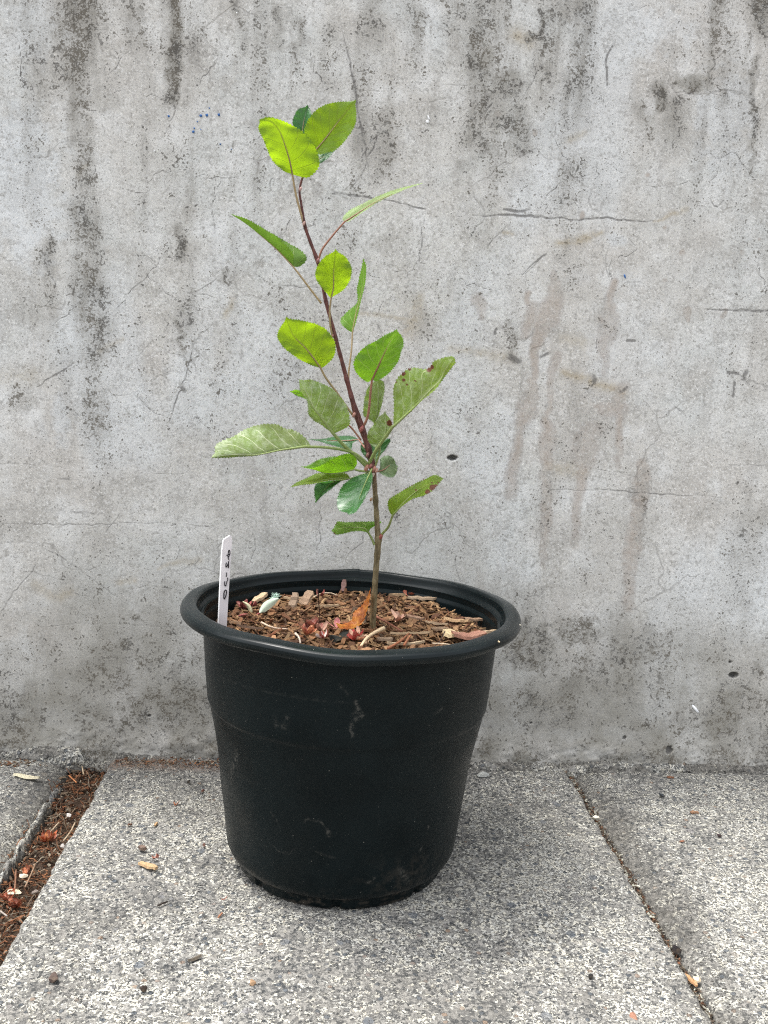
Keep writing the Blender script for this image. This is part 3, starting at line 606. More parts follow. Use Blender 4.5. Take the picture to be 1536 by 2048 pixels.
# ------------------------------------------------------------------ the pot
TILT = .0093
def pot_material(nm, spec, r0):
    k = NM(nm); co = k.coord('Object'); A = k.sep(k.attr('wear').outputs['Color'])
    n1 = k.noise(co, 18, 4, .6); n2 = k.noise(co, 500, 2, .6); n3 = k.noise(co, 90, 4, .6)
    base = k.mix(k.ss(.3, .7, n1), (.0020, .0046, .0054), (.0038, .0076, .0086))
    v = k.vor(co, 170); dust = k.math('MULTIPLY', k.ss(.045, .075, v.outputs['Distance'], 1, 0), k.ss(.84, .87, k.sep(v.outputs['Color'])[0]))
    v2 = k.vor(co, 420); dust2 = k.math('MULTIPLY', k.ss(.07, .12, v2.outputs['Distance'], 1, 0), k.ss(.86, .90, k.sep(v2.outputs['Color'])[1]))
    base = k.mix(k.math('MULTIPLY', k.math('MAXIMUM', dust, k.math('MULTIPLY', dust2, .5)), .7), base, (.30, .29, .25))
    base = k.mix(k.math('MULTIPLY', A[0], k.ss(.42, .62, k.noise(co, 300, 4, .75), .0, .42)), base, (.16, .15, .13))
    base = k.mix(k.math('MULTIPLY', A[1], k.ss(.45, .62, n3, .0, .5)), base, (.085, .07, .055))
    r = k.math('ADD', k.ss(.3, .7, n1, r0, r0+.09), k.math('MULTIPLY', A[0], .3))
    return k.set(base, r, k.bump(k.math('MULTIPLY', n3, .5), .05, .0008), spec)
M_POT = pot_material('black_nursery_plastic', .13, .31); M_RIM = pot_material('polished_rim_plastic', .22, .25)
pot = empty('plant_pot'); setp(pot, 'large round black plastic nursery pot standing on the concrete slabs, dusty and scuffed', 'plant pot')
pot.rotation_euler = (0, TILT, 0)
def lathe(name, prof, parent, nseg=720, deform=None, attrf=None, dens=.0015, mat=None):
    prof = np.array(prof, float); seg = np.linalg.norm(np.diff(prof, axis=0), axis=1); s = np.r_[0, np.cumsum(seg)]; n = int(s[-1]/dens)+2
    u = np.unique(np.r_[np.linspace(0, s[-1], n), s]); r = np.interp(u, s, prof[:, 0]); z = np.interp(u, s, prof[:, 1])
    # slight smoothing of the profile
    for _ in range(2):
        r[1:-1] = .25*r[:-2]+.5*r[1:-1]+.25*r[2:]; z[1:-1] = .25*z[:-2]+.5*z[1:-1]+.25*z[2:]
    th = np.linspace(0, 2*np.pi, nseg, endpoint=False); RR, TH = np.meshgrid(r, th, indexing='ij'); ZZ, _ = np.meshgrid(z, th, indexing='ij')
    RR, ZZ = RR.copy(), ZZ.copy()
    if deform: RR, ZZ = deform(RR, ZZ, TH)
    V = np.c_[(RR*np.cos(TH)).ravel(), (RR*np.sin(TH)).ravel(), ZZ.ravel()]
    wear = np.zeros((len(V), 4)); wear[:, 3] = 1
    if attrf: attrf(wear, RR.ravel(), ZZ.ravel(), TH.ravel())
    return mesh(name, V, grid_faces(len(u), nseg, True), mat or M_POT, parent, attrs={'wear': wear})
def pot_hit(x, y):                                    # where a mark seen at (x, y) sits on the tapering side
    d = ray(x, y); best = None
    for t in np.linspace(.6, 1.1, 3000):
        p = CAM+d*t; rr = np.hypot(p[0], p[1]); rz = np.interp(p[2], [0, .015, .03, .08, .17, .215], [.107, .113, .1195, .1256, .1400, .1457])
        if rr < rz: return (math.atan2(p[1], p[0]), p[2])
    return None
def rimd(RR, ZZ, TH):
    ZZ = ZZ+.0012*np.sin(2*TH+.6)+.0006*np.sin(5*TH)+.0010*np.exp(-((np.mod(TH-1.5, 6.283)-.0)/.12)**2)+.0005*np.sin(9*TH+1)
    RR = RR*(1+.003*np.sin(2*TH+.3)+.0012*np.sin(7*TH)); return RR, ZZ
def bodyd(RR, ZZ, TH):
    def g(a, wa, zc, wz): 
        d = (TH-a+np.pi) % (2*np.pi)-np.pi; return np.exp(-(d/wa)**2-((ZZ-zc)/wz)**2)
    RR = RR-.0022*g(3.55, .22, .145, .035)-.0018*g(3.75, .2, .06, .03)+.0012*g(4.2, .3, .09, .04)-.0012*g(5.9, .3, .10, .05)
    RR = RR*(1+.0025*np.sin(2*TH+.3)*np.clip(ZZ/.2, 0, 1)+.001*np.sin(5*TH+ZZ*20)); return RR, ZZ
def bodywear(w_, r, z, th):
    lines = [([(468, 1508), (462, 1530), (456, 1552), (458, 1560)], 8, .9), ([(470, 1512), (465, 1540)], 5, .8), ([(708, 1404), (712, 1420), (722, 1432), (702, 1440), (698, 1458), (700, 1470)], 4, .9), ([(712, 1425), (706, 1428)], 5, .9),
             ([(545, 1438), (550, 1452), (566, 1455), (572, 1440), (570, 1435)], 5, .55), ([(868, 1425), (884, 1413)], 3, .6), ([(675, 1370), (690, 1388)], 2.5, .4),
             ([(606, 1645), (612, 1638), (640, 1645), (655, 1662)], 1.6, .6), ([(540, 1625), (552, 1640), (560, 1655)], 1.4, .5), ([(545, 1693), (560, 1705), (580, 1709), (588, 1698)], 1.6, .6), ([(630, 1703), (650, 1712), (668, 1716)], 1.4, .5),
             ([(855, 1652), (853, 1663)], 3.2, 1.2), ([(655, 1662), (655, 1670)], 4, 1.3), ([(840, 1700), (844, 1690)], 3, .8), ([(800, 1740), (815, 1760)], 10, .6), ([(735, 1765), (750, 1755)], 2, .7), ([(690, 1405), (560, 1390), (430, 1352)], 1.5, .25)]
    for pts, wp, it in lines:
        h = [pot_hit(*p) for p in pts]; h = [q for q in h if q]
        if len(h) < 2: continue
        for a, b in zip(h[:-1], h[1:]):
            ax, az = a[0], a[1]; bx, bz = b[0], b[1]; rr = .135
            dth = (th-ax+np.pi) % (2*np.pi)-np.pi; px = dth*rr; pz = z-az; dx = ((bx-ax+np.pi) % (2*np.pi)-np.pi)*rr; dz = bz-az; L2 = dx*dx+dz*dz+1e-12
            t = np.clip((px*dx+pz*dz)/L2, 0, 1); dist = np.hypot(px-t*dx, pz-t*dz); w_[:, 0] = np.maximum(w_[:, 0], np.exp(-(dist/(wp*.00042*.7+.0004))**2)*it)
    w_[:, 1] = np.clip((.030-z)/.018, 0, 1)*sstep(.35, .7, fbm(th*3, z*20, 2, octs=3, seed=91))+np.exp(-((z-.016)/.0018)**2)*.9*sstep(.35, .6, fbm(th, z*0, 6, octs=2, seed=95))
    d = (th-5.25+np.pi) % (2*np.pi)-np.pi; w_[:, 1] += np.exp(-(d/.35)**2-((z-.035)/.02)**2)*.35
lathe('pot_body', [(.1475, .2605), (.1471, .2420), (.1457, .2235), (.1438, .1980), (.1425, .1830), (.1420, .1775), (.1416, .1745), (.1402, .1718), (.1397, .1700), (.1373, .1580), (.1334, .1380), (.1300, .1180), (.1256, .0800), (.1222, .0550), (.1195, .0300), (.1182, .0225), (.1158, .0175), (.1124, .0140), (.1090, .0130)], pot, deform=bodyd, attrf=bodywear)
lathe('pot_rim', [(.1470, .2588), (.1560, .2592), (.1655, .2592), (.1680, .2597), (.1692, .2612), (.1701, .2636), (.1699, .2664), (.1686, .2686), (.1662, .2699), (.1620, .2708), (.1570, .2713), (.1550, .2708), (.1537, .2690), (.1530, .2650), (.1524, .2625), (.1500, .2590), (.1484, .2560)], pot, nseg=720, deform=rimd, dens=.0008, mat=M_RIM)
lathe('pot_inner_wall', [(.1503, .2600), (.1486, .2565), (.1468, .2525), (.1455, .2500), (.1452, .2450), (.1444, .2350), (.1428, .2150), (.1410, .2000)], pot, deform=bodyd, nseg=360)
def footd(RR, ZZ, TH):
    nt_ = (np.mod(TH/(2*np.pi)*8+.12, 1.0)); cut = sstep(.0, .04, nt_)*sstep(.13, .10, nt_); RR = RR-.004*cut; return RR, ZZ
def footw(w_, r, z, th): w_[:, 1] = .8*sstep(.4, .65, fbm(th*2, z*60, 5, octs=3, seed=93))
lathe('pot_foot', [(.1110, .0165), (.1095, .0120), (.1080, .0040), (.1060, .0008), (.1000, .0005), (.05, .004), (.002, .004)], pot, nseg=480, deform=footd, attrf=footw)

# ------------------------------------------------------------------ bark mulch in the pot
SZ = .2425
def soil_z(x, y): return SZ+(fbm(np.array([x]), np.array([y]), 22, octs=3, seed=101)[0]-.5)*.014-.02*max(0, math.hypot(x, y)-.128)*2
def soil_bed():
    nr, na = 60, 180; r = np.linspace(.0005, .1462, nr); th = np.linspace(0, 2*np.pi, na, endpoint=False); RR, TH = np.meshgrid(r, th, indexing='ij')
    x, y = (RR*np.cos(TH)).ravel()+.002, (RR*np.sin(TH)).ravel(); z = SZ-.002+(fbm(x, y, 22, octs=3, seed=101)-.5)*.014+(fbm(x, y, 120, octs=3, seed=102)-.5)*.006-.04*np.maximum(0, np.hypot(x, y)-.128)
    V = np.c_[x, y, z]; return V, grid_faces(nr, na, True).tolist(), tones(V, (.10, .06, .04))
def pts(rg):
    r = .1350*math.sqrt(rg.random()); a = rg.uniform(0, 6.283); x, y = r*math.cos(a)+.002, r*math.sin(a); return np.array([x, y, soil_z(x, y)+rg.uniform(-.001, .0035)])
mulch = heap('bark_mulch', pts, 6500, [(.008, .0032, .0013), (.005, .003, .0013), (.012, .0042, .0014), (.011, .0013, .0009), (.004, .003, .0016), (.016, .005, .0015), (.015, .0010, .0008), (.003, .002, .0014), (.014, .0058, .0016), (.011, .0055, .0016)], PAL_MULCH, soil_bed(), M_BARK, 103, .36)
setp(mulch, 'shredded brown bark mulch filling the black pot around the sapling', 'mulch', kind='stuff')

def single(name, V, Fq, tone, loc, rz=0, ry=0, rx=0, mat=None, smooth=False, **kw):
    o = mesh(name, V, Fq, mat or M_BARK, smooth=smooth, attrs={'tone': tones(V, tone) if not isinstance(tone, np.ndarray) else tone}); o.location = loc; o.rotation_euler = (rx, ry, rz)
    return setp(o, **kw)
def on_soil(x, y, dz=0.0):
    p = at_z(x, y, SZ+.003); return (p[0], p[1], soil_z(p[0], p[1])+.0035+dz)
rg = np.random.default_rng(210)
def chip_at(x, y, L, W, H, deg, tone, label, name='wood_chip', cat='wood chip', group=None, ry=0, dz=0, place=on_soil, seg=6):
    V, Fq = chip_geo(rg, L, W, H, .25, seg)
    return single(name, V, Fq, tone, place(x, y, dz), rz=R(deg), ry=ry, rx=rg.normal(0, .12), label=label, cat=cat, group=group)
G_CH = 'larger chips lying on the mulch'
chip_at(520, 1203, .020, .009, .004, 50, (.52, .38, .24), 'pale tan wood chunk by the back left of the mulch, behind the red husk', group=G_CH, ry=-.35, dz=.004)
chip_at(845, 1205, .034, .010, .003, -8, (.26, .19, .13), 'long grey brown bark slab at the back of the pot right of the stem', group=G_CH, dz=.003)
chip_at(795, 1199, .020, .006, .003, -5, (.28, .19, .11), 'short brown bark slab at the back rim just right of the stem', group=G_CH, dz=.003)
chip_at(912, 1249, .026, .012, .0028, -14, (.34, .22, .12), 'broad flat diamond shaped bark chip in the right half of the pot', group=G_CH, dz=.004)
chip_at(945, 1241, .022, .007, .0025, -4, (.22, .14, .09), 'dark brown chip just behind the broad diamond shaped chip', group=G_CH, dz=.003)
chip_at(873, 1254, .024, .008, .003, -22, (.27, .19, .12), 'brown splinter left of the broad diamond shaped chip', group=G_CH, dz=.003)
chip_at(830, 1240, .022, .007, .003, -32, (.20, .12, .08), 'dark slanting splinter in the middle of the right half of the mulch', group=G_CH, dz=.003)
chip_at(878, 1265, .018, .010, .003, 4, (.20, .13, .08), 'dark square chip next to the pale torn chip', group=G_CH, dz=.002)
chip_at(902, 1276, .020, .016, .004, -70, (.62, .48, .28), 'pale yellow torn wood chip near the front right rim', group=G_CH, dz=.005)
chip_at(938, 1280, .034, .014, .004, 8, (.34, .17, .12), 'reddish torn bark piece beside the pale chip near the front right rim', group=G_CH, dz=.005)
chip_at(975, 1272, .022, .007, .003, 30, (.42, .31, .20), 'tan splinter against the right end of the pot wall', group=G_CH, dz=.004)
chip_at(820, 1272, .040, .004, .003, 14, (.46, .33, .20), 'long pale splinter lying across the front of the mulch', group=G_CH, dz=.004)
chip_at(812, 1290, .036, .004, .003, 8, (.50, .38, .25), 'pale curved splinter at the front rim right of the stem', group=G_CH, dz=.004)
chip_at(470, 1243, .018, .011, .004, -20, (.20, .12, .07), 'dark chip beside the foot of the white label', group=G_CH, dz=.002)
chip_at(585, 1207, .020, .006, .003, 0, (.45, .32, .20), 'tan stick fragment right of the pale green leaf', group=G_CH, dz=.005)
chip_at(587, 1216, .018, .010, .003, 70, (.24, .17, .12), 'upright grey brown chip left of centre', group=G_CH, ry=-1.0, dz=.006)
chip_at(612, 1213, .022, .012, .003, 60, (.27, .18, .12), 'broad brown chip standing on edge behind the red husks', group=G_CH, ry=-.7, dz=.006)
chip_at(687, 1190, .014, .006, .0025, 80, (.17, .10, .09), 'small dark chip sticking up at the back rim left of the stem', group=G_CH, ry=-1.1, dz=.006)
chip_at(500, 1262, .030, .004, .003, -20, (.13, .08, .055), 'dark twig lying at the front left of the mulch', group=G_CH, dz=.003)
chip_at(655, 1222, .026, .007, .0028, 20, (.30, .21, .13), 'brown splinter behind the orange leaf', group=G_CH, dz=.003)
chip_at(770, 1278, .016, .007, .003, 12, (.30, .21, .14), 'small brown chip in front of the stem', group=G_CH, dz=.003)
for i in range(95):
    a = rg.uniform(0, 6.28); r = .13*math.sqrt(rg.random()); x, y = r*math.cos(a), r*math.sin(a)
    L = rg.uniform(.011, .023); V, Fq = chip_geo(rg, L, rg.uniform(.004, .0085), rg.uniform(.0013, .0024), .3, 5)
    ch_ = mesh('bark_chip', V, Fq, M_BARK, mulch, smooth=False, attrs={'tone': tones(V, tuple(np.array(PAL_MULCH[rg.integers(len(PAL_MULCH))])*rg.uniform(.8, 1.25)*np.array([1.05, 1, .95])))})
    ch_.location = (x, y, soil_z(x, y)+.0042); ch_.rotation_euler = (rg.normal(0, .2), rg.normal(0, .2), rg.uniform(0, 6.28))
# twigs and stalks
def stalk(name, pxs, lifts, rad, tone, label, cat='twig', group=None, place='soil'):
    P = []
    for (x, y), h in zip(pxs, lifts):
        if place == 'soil': p = at_z(x, y, SZ+.004+h)
        elif place == 'ground': p = at_z(x, y, .002+h)
        P.append(p)
    P = catmull(np.array(P), 20); V, Fq = tube_mesh(P, np.linspace(rad, rad*.6, 20), 6)
    o = mesh(name, V, Fq, M_BARK, attrs={'tone': tones(V, tone)}); return setp(o, label, cat, group)
stalk('dry_stalk', [(768, 1256), (748, 1266), (733, 1277), (722, 1292)], [.008, .006, .004, .002], .0021, (.62, .47, .30), 'pale broken stalk leaning beside the red cone at the front of the stem')
stalk('dry_stalk', [(620, 1199), (640, 1188), (660, 1186), (675, 1191)], [.004, .004, .004, .002], .0011, (.48, .38, .27), 'thin pale curved stem arching over the mulch by the back rim')
stalk('dry_stalk', [(523, 1245), (540, 1253), (556, 1257), (575, 1258)], [.004, .005, .003, .002], .0012, (.56, .43, .32), 'pale thin root lying left of the red husks')
stalk('dry_stalk', [(591, 1267), (598, 1275), (601, 1287)], [.004, .005, .001], .0013, (.56, .47, .38), 'curved pale straw at the front rim left of the red husks')
stalk('red_twig', [(754, 1234), (778, 1247), (803, 1262)], [.004, .005, .005], .0015, (.20, .08, .05), 'reddish brown twig pointing right from the foot of the stem')
stalk('red_twig', [(776, 1297), (800, 1283), (818, 1267)], [.002, .005, .005], .0016, (.26, .10, .05), 'rust coloured twig near the front rim, crossing below the other red twig')
stalk('red_twig', [(808, 1291), (816, 1278), (822, 1270)], [.002, .005, .007], .0014, (.30, .12, .06), 'short rust coloured twig standing at the front rim')
stalk('thin_needle', [(636, 1180), (638, 1210), (640, 1246)], [.046, .026, .002], .0006, (.035, .012, .015), 'thin dark upright needle left of the stem')
stalk('thin_needle', [(890, 1262), (880, 1282), (863, 1297)], [.010, .006, .0], .0005, (.05, .03, .03), 'fine dark curved hair near the pale torn chip')
stalk('dry_stalk', [(865, 1287), (890, 1288), (914, 1292)], [.004, .004, .003], .0009, (.60, .47, .33), 'thin pale straw at the front rim under the pale torn chip')

# petal-like pieces: red husks, cone-like calyces
def curl_petal(L, W, curl, n=7, mcols=5, twist=0.0):
    V = []
    for i in range(n):
        t = i/(n-1); wid = W*math.sin(math.pi*(.12+.80*t))**.8; a = curl*t; x = L*(math.sin(a)/curl if curl else t); z = L*((1-math.cos(a))/curl if curl else 0)
        for j in range(mcols):
            s = j/(mcols-1)*2-1; V.append((x, wid*s*.5, z+abs(s)**2*wid*.25))
    return np.array(V), grid_faces(n, mcols).tolist()
def petal_material():
    k = NM('dried_red_husk'); c = k.attr('tone').outputs['Color']; n1 = k.noise(k.coord(), 600, 3, .6)
    k.set(k.mix(k.ss(.4, .7, n1, 0, .5), c, k.mix(.6, c, (.6, .42, .30))), .6, k.bump(n1, .4, .0006), .3); return k.m
M_HUSK = petal_material()
def husk(x, y, size, label, tones_, npet, seed, name='dried_husk', cat='dried husk', place=on_soil, dz=0, group=None, up=.65):
    rg2 = np.random.default_rng(seed); root = empty(name, place(x, y, dz)); setp(root, label, cat, group)
    for i in range(npet):
        V, Fq = curl_petal(size*rg2.uniform(.6, 1.1), size*rg2.uniform(.28, .5), rg2.uniform(.5, 1.6)); Rm = rot(rg2.uniform(0, 6.28), -rg2.uniform(.0, up), rg2.normal(0, .4)); V = V@Rm.T
        V += (rg2.normal(0, size*.12), rg2.normal(0, size*.12), 0)
        mesh('scale', V, Fq, M_HUSK, root, attrs={'tone': tones(V, np.array(tones_[rg2.integers(len(tones_))])*rg2.uniform(.8, 1.2))})
    return root
RED = [(.20, .035, .025), (.26, .065, .045), (.36, .14, .09), (.13, .02, .02)]
ORG = [(.40, .13, .06), (.46, .19, .09), (.30, .08, .05)]
PINK = [(.30, .12, .08), (.20, .065, .05), (.38, .21, .15)]
husk(630, 1254, .014, 'dark red papery husk standing at the foot of the thin dark needle', RED, 9, 1, dz=.002)
husk(612, 1276, .014, 'orange red spiky husk at the front rim left of centre', ORG, 10, 2, dz=.001)
husk(641, 1268, .012, 'pinkish crumpled husk between the two red husks', PINK, 8, 3, dz=.001)
husk(648, 1283, .010, 'white edged husk with a red core at the front rim', [(.75, .68, .62), (.62, .50, .45), (.30, .06, .05)], 8, 4, dz=.002)
husk(712, 1280, .014, 'curled deep red husk with pale edges just left of the stem foot', [(.34, .03, .03), (.42, .06, .05), (.58, .36, .25), (.38, .05, .04)], 14, 5, dz=.002)
husk(725, 1284, .013, 'tan papery husk leaning on the curled deep red one', [(.50, .36, .24), (.42, .28, .18)], 5, 6, dz=.001)
husk(675, 1260, .014, 'flat dark pink husk under the tip of the orange leaf', [(.30, .08, .09), (.36, .13, .12)], 5, 7, dz=.000, up=.3)
husk(487, 1222, .013, 'dark crimson husk at the back left of the mulch', [(.16, .02, .025), (.24, .04, .04), (.12, .02, .02)], 9, 8, dz=.001)
husk(508, 1217, .010, 'small crimson husk behind the seedling', [(.20, .03, .03), (.14, .02, .02)], 6, 9)
husk(640, 1200, .009, 'dark red scrap at the back rim under the arched stem', [(.16, .03, .025), (.22, .05, .04)], 5, 10, dz=.001, up=.4)
husk(822, 1196, .014, 'rusty red scrap lying on the slab at the back right of the stem', [(.36, .09, .05), (.42, .14, .09)], 7, 11, dz=.005, up=.4)
husk(795, 1246, .014, 'reddish tan knobbly husk right of the stem', [(.36, .20, .14), (.42, .26, .19), (.26, .13, .09)], 9, 12, dz=.001, up=.7)
# black charred lump
def lump(name, x, y, r, tone, label, cat, place=on_soil, seed=0, sq=.7, dz=0, group=None, mat=None):
    import bmesh
    bm = bmesh.new(); bmesh.ops.create_icosphere(bm, subdivisions=3, radius=r)
    me = bpy.data.meshes.new(name)
    rgl = np.random.default_rng(seed+900); pl = [(Vector(rgl.normal(0, 1, 3)).normalized(), rgl.uniform(.45, .75)) for _ in range(9)]; ax = rgl.uniform(.65, 1.15, 2)
    for v in bm.verts:
        c = v.co/r; d = .8+.6*fbm(np.array([c.x*1.0+c.z*.7]), np.array([c.y*1.0+c.z*.6]), 2.6, octs=3, seed=seed)[0]; c = c*d
        for n_, h_ in pl:
            q = c.dot(n_)-h_
            if q > 0: c = c-n_*q
        v.co = Vector((c.x*ax[0], c.y*ax[1], c.z*sq))*r
    bm.to_mesh(me); bm.free(); V = np.array([v.co[:] for v in me.vertices]); Fq = [list(p.vertices) for p in me.polygons]; bpy.data.meshes.remove(me)
    o = mesh(name, V, Fq, mat or M_BARK, smooth=False, attrs={'tone': tones(V, tone)}); o.location = place(x, y, dz); return setp(o, label, cat, group)
lump('charred_lump', 672, 1280, .0085, (.014, .017, .015), 'black charred lump at the front rim, left of the two', 'charcoal lump', seed=2)
lump('charred_lump', 690, 1272, .0095, (.012, .015, .013), 'black charred lump nearer the stem, right of the two', 'charcoal lump', seed=5)
lump('lichen_tuft', 0, 0, .001, (.4, .5, .42), '', None, seed=9).name = 'tmp'; bpy.data.objects.remove(bpy.data.objects['tmp'])

# seedling with pale green paddle leaf, and lichen tuft
k = NM('pale_leaf'); c_ = k.attr('tone').outputs['Color']; n_ = k.noise(k.coord(), 500, 2, .5)
M_PALE = k.set(k.mix(k.ss(.4, .7, n_, 0, .2), c_, (.3, .42, .28)), .6, k.bump(n_, .2, .0004), .3)
def px_leaf_simple(name, mid, half, Y0, Y1, mat, tone, parent):
    n = 16; M_ = catmull(np.array(mid, float), n); t = np.linspace(0, 1, n); w_ = half*np.sin(np.pi*np.clip(.04+.93*t**.9, 0, 1))**.7
    T = np.gradient(M_, axis=0); T /= np.linalg.norm(T, axis=1)[:, None]; N = np.c_[-T[:, 1], T[:, 0]]; V = []
    for i in range(n):
        for s in (-1, -.5, 0, .5, 1): V.append(at_y(*(M_[i]+N[i]*w_[i]*s), Y0+(Y1-Y0)*t[i]-.002*(1-abs(s))))
    o = mesh(name, V, grid_faces(n, 5), mat, parent, attrs={'tone': tones(V, tone)}); return o
_b = on_soil(503, 1233)
seedling = empty('seedling', (0, 0, 0)); setp(seedling, 'tiny seedling with a pale green paddle shaped leaf at the left of the pot', 'seedling')
YB = _b[1]
px_leaf_simple('leaf', [(520, 1226), (533, 1212), (546, 1203), (557, 1197)], 8.5, YB, YB+.01, M_PALE, (.50, .58, .46), seedling)
px_leaf_simple('leaf', [(502, 1233), (501, 1220), (495, 1210), (485, 1203)], 4.0, YB, YB+.004, M_PALE, (.46, .42, .27), seedling)
V, Fq = tube_mesh(catmull(np.array([at_y(503, 1236, YB), at_y(511, 1231, YB), at_y(521, 1225, YB)]), 8), .0008, 6)
mesh('leaf_stalk', V, Fq, M_BARK, seedling, attrs={'tone': tones(V, (.36, .10, .10))})
for mm, tn in (([(504, 1238), (508, 1248), (511, 1258)], (.34, .09, .08)), ([(499, 1236), (495, 1246), (497, 1256)], (.30, .16, .13)), ([(503, 1236), (492, 1230), (476, 1232)], (.18, .03, .03))):
    px_leaf_simple('dry_scale', mm, 3.5, YB-.002, YB-.010, M_HUSK, tn, seedling)
rg3 = np.random.default_rng(33); VV, FF = [], []; off = 0; c = at_y(551, 1196, YB+.014)
for i in range(60):
    d = rg3.normal(0, 1, 3); d[2] = abs(d[2]); d /= np.linalg.norm(d); P = np.array([c, c+d*.0025+rg3.normal(0, .0006, 3), c+d*.005+rg3.normal(0, .0014, 3)]); V, Fq = tube_mesh(P, [.0004, .0003, .00015], 4, False); VV.append(V); FF += [[a+off for a in f] for f in Fq]; off += len(V)
VV = np.vstack(VV); o = mesh('lichen_tuft', VV, FF, M_PALE, attrs={'tone': tones(VV, (.45, .60, .52))}); setp(o, 'pale blue green lichen tuft behind the paddle shaped leaf', 'lichen')

# ------------------------------------------------------------------ loose things on the slabs
def on_slab(x, y, dz=0.0):
    p = at_z(x, y, .001); return (p[0], p[1], .0016+dz)
def on_joint(x, y, dz=0.0):
    p = at_z(x, y, -.008); return (p[0], p[1], -.0085+dz)
def on_wallfoot(x, y, dz=0.0):
    p = at_y(x, y, WALL_Y-.012); return (p[0], p[1], p[2]+dz)
GF = 'bits of bark on the paving'
chip_at(297, 1735, .022, .0075, .0035, -32, (.50, .34, .19), 'tan elongated bark chip on the slab left of the pot', group=GF, place=on_slab, dz=.001)
lump('bark_crumb', 284, 1701, .0042, (.17, .12, .095), 'round brown bark crumb just above the tan chip', 'bark crumb', place=on_slab, seed=12, dz=.002, group=GF)
husk(309, 1719, .007, 'small dark red scrap between the round crumb and the tan chip', [(.20, .07, .05), (.28, .11, .08)], 4, 21, name='bark_scrap', cat='bark scrap', place=on_slab, group=GF, up=.5)
husk(352, 1611, .006, 'tiny rusty scrap on the slab, nearest the wall left of the pot', [(.30, .10, .04), (.22, .06, .03)], 4, 22, name='bark_scrap', cat='bark scrap', place=on_slab, group=GF, up=.5)
chip_at(312, 1649, .007, .003, .002, 80, (.42, .27, .14), 'small tan flake left of the pot above the round crumb', group=GF, place=on_slab)
chip_at(260, 1650, .005, .003, .002, 40, (.12, .06, .035), 'tiny dark flake above left of the round crumb', group=GF, place=on_slab)
lump('bark_crumb', 377, 1565, .0034, (.03, .028, .025), 'small black crumb near the wall left of the pot', 'bark crumb', place=on_slab, seed=13, dz=.001, group=GF)
lump('bark_crumb', 405, 1584, .003, (.10, .04, .03), 'tiny dark crumb close to the pot near the wall', 'bark crumb', place=on_slab, seed=14, dz=.001, group=GF)
lump('bark_crumb', 408, 1692, .003, (.17, .09, .07), 'small brown crumb beside the left side of the pot', 'bark crumb', place=on_slab, seed=15, dz=.001, group=GF)
husk(448, 1800, .005, 'small red scrap just left of the pot foot', [(.28, .08, .05)], 3, 23, name='bark_scrap', cat='bark scrap', place=on_slab, group=GF, up=.4)
chip_at(440, 1832, .009, .0022, .0015, 70, (.30, .14, .08), 'reddish sliver below left of the pot foot', group=GF, place=on_slab)
chip_at(325, 1808, .011, .0022, .0015, 40, (.04, .03, .025), 'dark sliver on the slab in front left of the pot', group=GF, place=on_slab)
chip_at(389, 1918, .012, .0045, .003, 35, (.13, .11, .085), 'dark grey brown flake in the left foreground', group=GF, place=on_slab)
lump('bark_crumb', 286, 1981, .0032, (.035, .025, .02), 'black crumb at the bottom left of the slab', 'bark crumb', place=on_slab, seed=16, dz=.001, group=GF)
lump('bark_crumb', 107, 1958, .005, (.09, .065, .055), 'dark brown crumb near the lower left joint edge', 'bark crumb', place=on_slab, seed=17, dz=.001, group=GF)
lump('bark_crumb', 504, 1968, .0034, (.30, .19, .11), 'tan crumb on the slab in the foreground', 'bark crumb', place=on_slab, seed=18, dz=.001, group=GF)
lump('grit_stone', 1324, 1593, .0036, (.035, .042, .05), 'dark bluish grit stone on the right slab near the wall', 'small stone', place=on_slab, seed=19, dz=.001, group=GF)
chip_at(1341, 1555, .009, .0045, .0025, 0, (.22, .10, .055), 'rusty flake near the wall on the right slab', group=GF, place=on_slab)
chip_at(1389, 1625, .010, .005, .0022, -5, (.30, .17, .10), 'brown flake on the right slab, below the rusty one', group=GF, place=on_slab)
lump('grit_stone', 1438, 1673, .0028, (.04, .025, .03), 'tiny dark pellet at the right of the right slab', 'small stone', place=on_slab, seed=20, dz=.001, group=GF)
lump('grit_stone', 1180, 1955, .003, (.03, .03, .03), 'black speck of grit in the right foreground', 'small stone', place=on_slab, seed=24, dz=.001, group=GF)
lump('brick_fragment', 1364, 1681, .0028, (.26, .11, .065), 'orange red brick crumb on the right slab', 'brick crumb', place=on_slab, seed=21, dz=-.001, sq=.4)
lump('brick_fragment', 1268, 2030, .0038, (.30, .15, .10), 'orange pebble in the slab at the bottom edge right of centre', 'brick crumb', place=on_slab, seed=22, dz=-.0015, sq=.4)
lump('pale_stone', 965, 1550, .0085, (.38, .39, .37), 'pale flat stone on the slab right beside the pot at the wall', 'stone', place=on_slab, seed=23, sq=.35)
lump('bark_crumb', 1025, 1527, .006, (.28, .17, .09), 'tan bark crumb at the wall foot right of the pot', 'bark crumb', place=on_slab, seed=26, dz=.003, group=GF)
